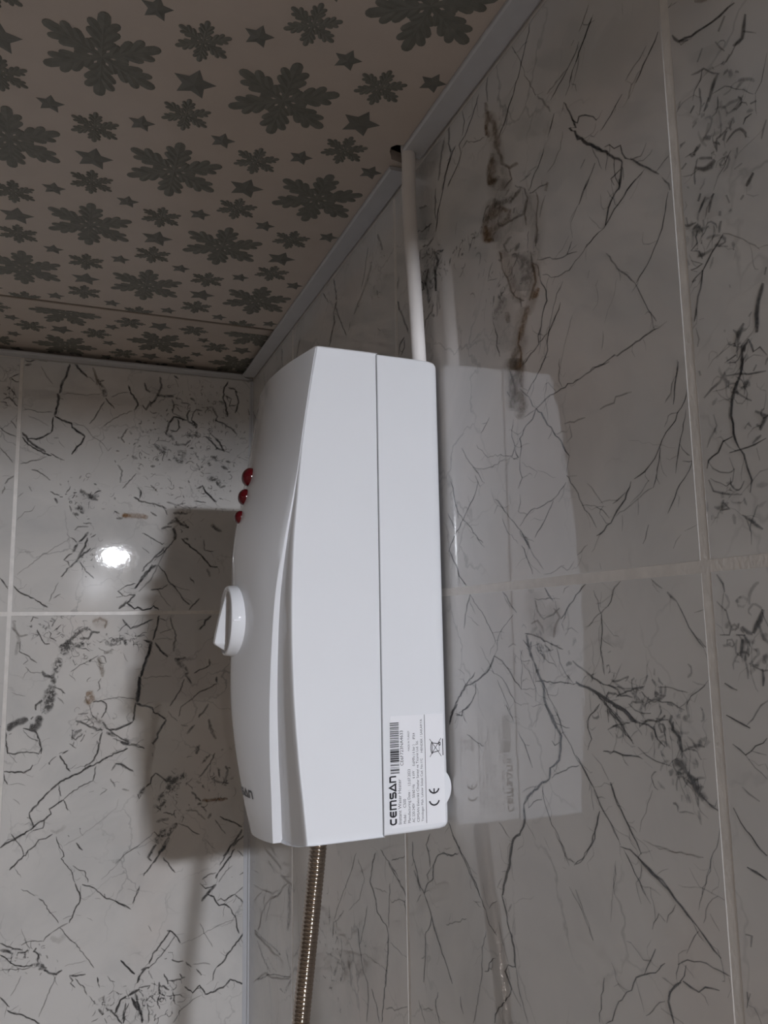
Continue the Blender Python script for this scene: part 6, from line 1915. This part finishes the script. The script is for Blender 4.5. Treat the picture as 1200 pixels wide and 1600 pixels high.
# local: x = world up/down (+x -> +z), z = outwards, y = world y
secs = []
for (u, h, wd) in ((0.0200, 0.0003, 0.0026), (0.0150, 0.0018, 0.0044), (0.008, 0.0036, 0.0054), (0.000, 0.0054, 0.0060), (-0.009, 0.0070, 0.0062), (-0.0150, 0.0078, 0.0060), (-0.0160, 0.0075, 0.0056), (-0.0205, 0.0003, 0.0026)):
    secs.append([bm.verts.new((u, -wd, 0.0050)), bm.verts.new((u, -wd * 0.62, 0.0058 + h)), bm.verts.new((u, wd * 0.62, 0.0058 + h)), bm.verts.new((u, wd, 0.0050))])
for A, B in zip(secs, secs[1:]):
    for k in range(4):
        bm.faces.new((A[k], A[(k + 1) % 4], B[(k + 1) % 4], B[k]))
bm.faces.new(secs[0][::-1])
bm.faces.new(secs[-1])
bmesh.ops.recalc_face_normals(bm, faces=bm.faces[:])
bmesh.ops.bevel(bm, geom=[e for e in bm.edges if e.calc_face_angle(0) > 0.5], offset=0.0005, segments=2, affect='EDGES')
bm.transform(KM)
grip = bm_obj('dial_grip', bm, M_PLASTIC, None)
grip.parent = knob
bm = bmesh.new()
add_box(bm, (-0.0005, -0.0246, 0.0012), (0.0005, -0.0236, 0.0056))
bm.transform(KM)
mk = bm_obj('dial_glint', bm, M_LABEL, None)  # pale sliver standing in for a highlight across the dial rim
mk.parent = knob

# --- three red indicator lenses, getting smaller downwards
for (lz, r) in ((0.0850, 0.0068), (0.0705, 0.0058), (0.0560, 0.0047)):
    bm = lathe([(r, -0.003), (r, 0.0), (r * 0.96, 0.28 * r), (r * 0.85, 0.50 * r), (r * 0.66, 0.68 * r), (r * 0.42, 0.80 * r), (r * 0.2, 0.85 * r), (0.0, 0.86 * r)], 28)
    sl = (x_panel(lz + 0.006, 0.0) - x_panel(lz - 0.006, 0.0)) / 0.012
    M = Matrix.Translation((x_panel(lz, 0.0) + 0.0002, YC, lz)) @ Matrix.Rotation(math.atan(sl), 4, 'Y') @ ROT
    bm.transform(M)
    o = adopt(bm_obj('indicator_light', bm, M_RED, None, True), heater)
    o['label'] = 'dark red domed indicator light'

# ------------------------------------------------------------------ lettering
def stroke(bm, pts, w, z=0.0):
    """flat polyline stroke with mitred joints"""
    n = len(pts)
    L, Rr = [], []
    for i in range(n):
        p = Vector((pts[i][0], pts[i][1]))
        a = (p - Vector(pts[i - 1][:2])).normalized() if i else None
        b = (Vector(pts[i + 1][:2]) - p).normalized() if i < n - 1 else None
        if a is None: a = b
        if b is None: b = a
        t = (a + b)
        t = t.normalized() if t.length > 1e-6 else a
        nn = Vector((-t.y, t.x))
        k = w / 2 / max(0.45, nn.dot(Vector((-a.y, a.x))))
        L.append(bm.verts.new((p.x + nn.x * k, p.y + nn.y * k, z)))
        Rr.append(bm.verts.new((p.x - nn.x * k, p.y - nn.y * k, z)))
    for i in range(n - 1):
        bm.faces.new((L[i], L[i + 1], Rr[i + 1], Rr[i]))

def arc(cx, cy, rx, ry, a0, a1, n=8):
    return [(cx + rx * math.cos(math.radians(a0 + (a1 - a0) * k / n)), cy + ry * math.sin(math.radians(a0 + (a1 - a0) * k / n))) for k in range(n + 1)]

def cemsan(bm):
    """the wide rounded CEMSAN lettering; unit height 1, returns total width"""
    w = 0.26
    h0, h1, hm = 0.13, 0.87, 0.5
    x = 0.0
    # C
    stroke(bm, [(x + 1.05, h1), (x + 0.5, h1)] + arc(x + 0.5, 0.5, 0.4, 0.4, 90, 270)[1:-1] + [(x + 0.5, h0), (x + 1.05, h0)], w)
    x += 1.30
    # E, round-backed
    stroke(bm, [(x + 1.05, h1), (x + 0.5, h1)] + arc(x + 0.5, 0.5, 0.4, 0.4, 90, 270)[1:-1] + [(x + 0.5, h0), (x + 1.05, h0)], w)
    stroke(bm, [(x + 0.2, hm), (x + 1.0, hm)], w, 0.00001)
    x += 1.30
    # M as a square arch with a middle leg
    stroke(bm, [(x + 0.1, 0), (x + 0.1, h1), (x + 1.25, h1)] + arc(x + 1.25, 0.65, 0.25, 0.25, 90, 0, 5)[1:] + [(x + 1.5, 0)], w)
    stroke(bm, [(x + 0.8, 0), (x + 0.8, h1)], w, 0.00001)
    x += 1.85
    # S
    stroke(bm, [(x + 1.05, h1), (x + 0.30, h1)] + arc(x + 0.30, 0.70, 0.20, 0.20, 90, 270, 6)[1:] + [(x + 0.85, 0.5)] + arc(x + 0.85, 0.30, 0.20, 0.20, 90, -90, 6)[1:] + [(x + 0.05, h0)], w)
    x += 1.25
    # A, a closed triangle
    stroke(bm, [(x + 0.02, 0.0), (x + 0.68, 0.95), (x + 1.34, 0.0)], w)
    stroke(bm, [(x + 0.2, 0.12), (x + 1.16, 0.12)], w * 0.9, 0.00001)
    x += 1.55
    # N as a rounded arch
    stroke(bm, [(x + 0.1, 0), (x + 0.1, h1), (x + 0.75, h1)] + arc(x + 0.75, 0.65, 0.25, 0.25, 90, 0, 5)[1:] + [(x + 1.0, 0)], w)
    return x + 1.1

def flat_obj(name, bm, mat, M, parent):
    bm.transform(M)
    me = bpy.data.meshes.new(name)
    bm.to_mesh(me)
    bm.free()
    o = link(name, me, mat)
    o.parent = parent
    return o

# side label: local u = world +z, local v = world -x, out = world -y
LY = YC - HW
def side_matrix(x, z, su, sv, lift):
    # maps (u, v, w) -> (x - v*sv, LY - lift - w, z + u*su)
    return Matrix(((0, -sv, 0, x), (0, 0, -1, LY - lift), (su, 0, 0, z), (0, 0, 0, 1)))

bm = bmesh.new()
add_box(bm, (-0.0425, LY - 0.00012, -0.1432), (-0.0062, LY + 0.0002, -0.0768))
label = adopt(bm_obj('rating_label', bm, M_LABEL), heater)
label['label'] = 'white printed rating label along the side'

_tc = {}
def text_obj(body, x, z0, z1, height, mat, name='printed_text', parent=None, lift=0.0002):
    cu = bpy.data.curves.new('t', 'FONT')
    cu.body = body
    cu.size = 1.0
    cu.resolution_u = 3
    tmp = bpy.data.objects.new('t', cu)
    COL.objects.link(tmp)
    dg = bpy.context.evaluated_depsgraph_get()
    me = bpy.data.meshes.new_from_object(tmp.evaluated_get(dg))
    bpy.data.objects.remove(tmp, do_unlink=True)
    bpy.data.curves.remove(cu)
    us = [v.co.x for v in me.vertices]
    vs = [v.co.y for v in me.vertices]
    u0, u1 = min(us), max(us)
    caps = 0.70
    me.name = name
    me.transform(Matrix.Translation((-u0, 0, 0)))
    me.transform(side_matrix(x, z0, (z1 - z0) / (u1 - u0), height / caps, lift))
    me.materials.clear()
    o = link(name, me, mat)
    o.parent = parent
    return o

bm = bmesh.new()
wd = cemsan(bm)
flat_obj('brand_lettering', bm, M_INK, side_matrix(-0.0392, -0.1414, 0.0288 / wd, 0.0046, 0.0002), label)

LINES = [
    ('Instant Water Heater', -0.0361, -0.1412, -0.1147, 0.0021),
    ('Model :', -0.0330, -0.1411, -0.1350, 0.0018), ('C500', -0.0330, -0.1318, -0.1268, 0.0018),
    ('Manufacturing Date :', -0.0300, -0.1411, -0.1218, 0.0018), ('13.07.2023', -0.0296, -0.1190, -0.1094, 0.0018),
    ('MADE IN TURKEY', -0.0298, -0.0983, -0.0862, 0.0012),
    ('AC 220-240V', -0.0271, -0.1411, -0.1298, 0.0017), ('50/60 Hz', -0.0269, -0.1266, -0.1186, 0.0017), ('6 kW', -0.0267, -0.1150, -0.1105, 0.0017),
    ('0.6MPa ( 6 bar )', -0.0264, -0.1076, -0.0948, 0.0017), ('IPX4', -0.0260, -0.0915, -0.0878, 0.0017),
    ('CEMSAN Elektrikli Cihazlar Sanayi ve Ticaret Ltd. Sti.', -0.0240, -0.1411, -0.0925, 0.0016),
    ('Yenidogan Mah. Lalezar Sokak Cad. No:1/C', -0.0212, -0.1411, -0.1035, 0.0015), ('HENDEK / SAKARYA', -0.0209, -0.0999, -0.0796, 0.0015)]
for body, x, z0, z1, h in LINES:
    text_obj(body, x, z0, z1, h, M_INK2, parent=label)
text_obj('CE6F723NA4633', -0.0342, -0.1068, -0.0858, 0.0021, M_INK2, 'serial_number', label)

# barcode
bm = bmesh.new()
seq = "11010011101001000110100010111101111011101111011111011010001101011001011010100110010110011010110010101101001101011"
pitch = 0.0305 / len(seq)
k = 0
while k < len(seq):
    if seq[k] == '1':
        j = k
        while j < len(seq) and seq[j] == '1':
            j += 1
        a, b = k * pitch, j * pitch
        vs = [bm.verts.new(p) for p in ((a, 0, 0), (b, 0, 0), (b, 1, 0), (a, 1, 0))]
        bm.faces.new(vs)
        k = j
    else:
        k += 1
flat_obj('barcode', bm, M_INK2, side_matrix(-0.0369, -0.1112, 1.0, 0.0060, 0.0002), label)

# rule line across the label
bm = bmesh.new()
stroke(bm, [(0, 0), (0.0655, 0)], 0.00035)
flat_obj('rule_line', bm, M_INK2, side_matrix(-0.0192, -0.1424, 1, 1, 0.0002), label)

# CE mark
bm = bmesh.new()
stroke(bm, [(p[0], p[1]) for p in arc(1.0, 0.0, 1.0, 1.0, 105, 255, 14)], 0.28)
stroke(bm, [(p[0], p[1]) for p in arc(3.05, 0.0, 1.0, 1.0, 105, 255, 14)], 0.28)
stroke(bm, [(2.1, 0.0), (2.85, 0.0)], 0.26, 0.00001)
flat_obj('ce_mark', bm, M_INK, side_matrix(-0.0136, -0.1322, 0.0035, 0.0034, 0.0002), label)

# crossed-out bin
bm = bmesh.new()
stroke(bm, [(-0.30, 0.40), (-0.22, -0.42), (0.22, -0.42), (0.30, 0.40)], 0.05)
stroke(bm, [(-0.38, 0.42)] + arc(0, 0.42, 0.34, 0.16, 180, 0, 8) + [(0.38, 0.42)], 0.09)
stroke(bm, [(-0.38, 0.40), (0.38, 0.40)], 0.07, 0.00001)
stroke(bm, arc(0.22, -0.48, 0.09, 0.09, 0, 360, 10), 0.08)
stroke(bm, [(-0.56, 0.72), (0.56, -0.66)], 0.05, 0.00002)
stroke(bm, [(0.56, 0.72), (-0.56, -0.66)], 0.05, 0.00003)
stroke(bm, [(-0.52, -0.86), (0.52, -0.86)], 0.10)
flat_obj('bin_symbol', bm, M_INK2, side_matrix(-0.0118, -0.0976, 0.0098, 0.0058, 0.0002), label)

# brand on the front, low on the raised panel (reads from the far side to the near side)
bm = bmesh.new()
wd = cemsan(bm)
fz = -0.1290
for v_ in bm.verts:
    u = v_.co.x / wd
    y = YC + 0.0245 - 0.042 * u
    zz_ = fz + (v_.co.y - 0.5) * 0.0054
    te = smooth_interp(TE, zz_)
    q = (y - YC) / (te * HW)
    v_.co = Vector((x_panel(zz_, q) - 0.00025, y, zz_))
me = bpy.data.meshes.new('front_brand_lettering')
bm.to_mesh(me)
bm.free()
fb = adopt(link('front_brand_lettering', me, M_INK2), heater)

# ------------------------------------------------------------------ white conduit from ceiling to heater
bm = bmesh.new()
pts = spline([(-0.0155, -0.5560, 0.400), (-0.0140, -0.5610, 0.345), (-0.0130, -0.5640, 0.3155), (-0.0128, -0.5625, 0.2894), (-0.0128, -0.5650, 0.2488),
              (-0.0128, -0.5685, 0.2136), (-0.0130, -0.5735, 0.1602), (-0.0130, -0.5738, 0.1540)], 60)
sweep(bm, pts, [0.0051] * len(pts), 24)
pipe = bm_obj('conduit', bm, M_PIPE, None, True)
pipe['label'] = 'thin white plastic conduit running from the ceiling hole down to the heater top'
pipe['category'] = 'pipe'

# ------------------------------------------------------------------ corrugated shower hose
ctrl = [(-0.0622, -0.500, -0.150), (-0.0639, -0.500, -0.1717), (-0.0692, -0.500, -0.2185), (-0.0764, -0.500, -0.2812), (-0.083, -0.498, -0.36), (-0.086, -0.492, -0.47), (-0.080, -0.485, -0.62), (-0.065, -0.48, -0.80)]
N_H = 1500
pts = spline(ctrl, N_H)
arcl, radii = 0.0, []
for i, p in enumerate(pts):
    if i:
        arcl += (p - pts[i - 1]).length
    ph = (arcl / 0.0026) % 1.0
    radii.append(0.0053 + 0.00075 * math.sin(ph * math.pi) ** 0.7)
bm = bmesh.new()
sweep(bm, pts, radii, 20)
hose = bm_obj('shower_hose', bm, M_CHROME, None, True)
hose['label'] = 'corrugated chrome shower hose hanging down from the bottom of the water heater'
hose['category'] = 'hose'
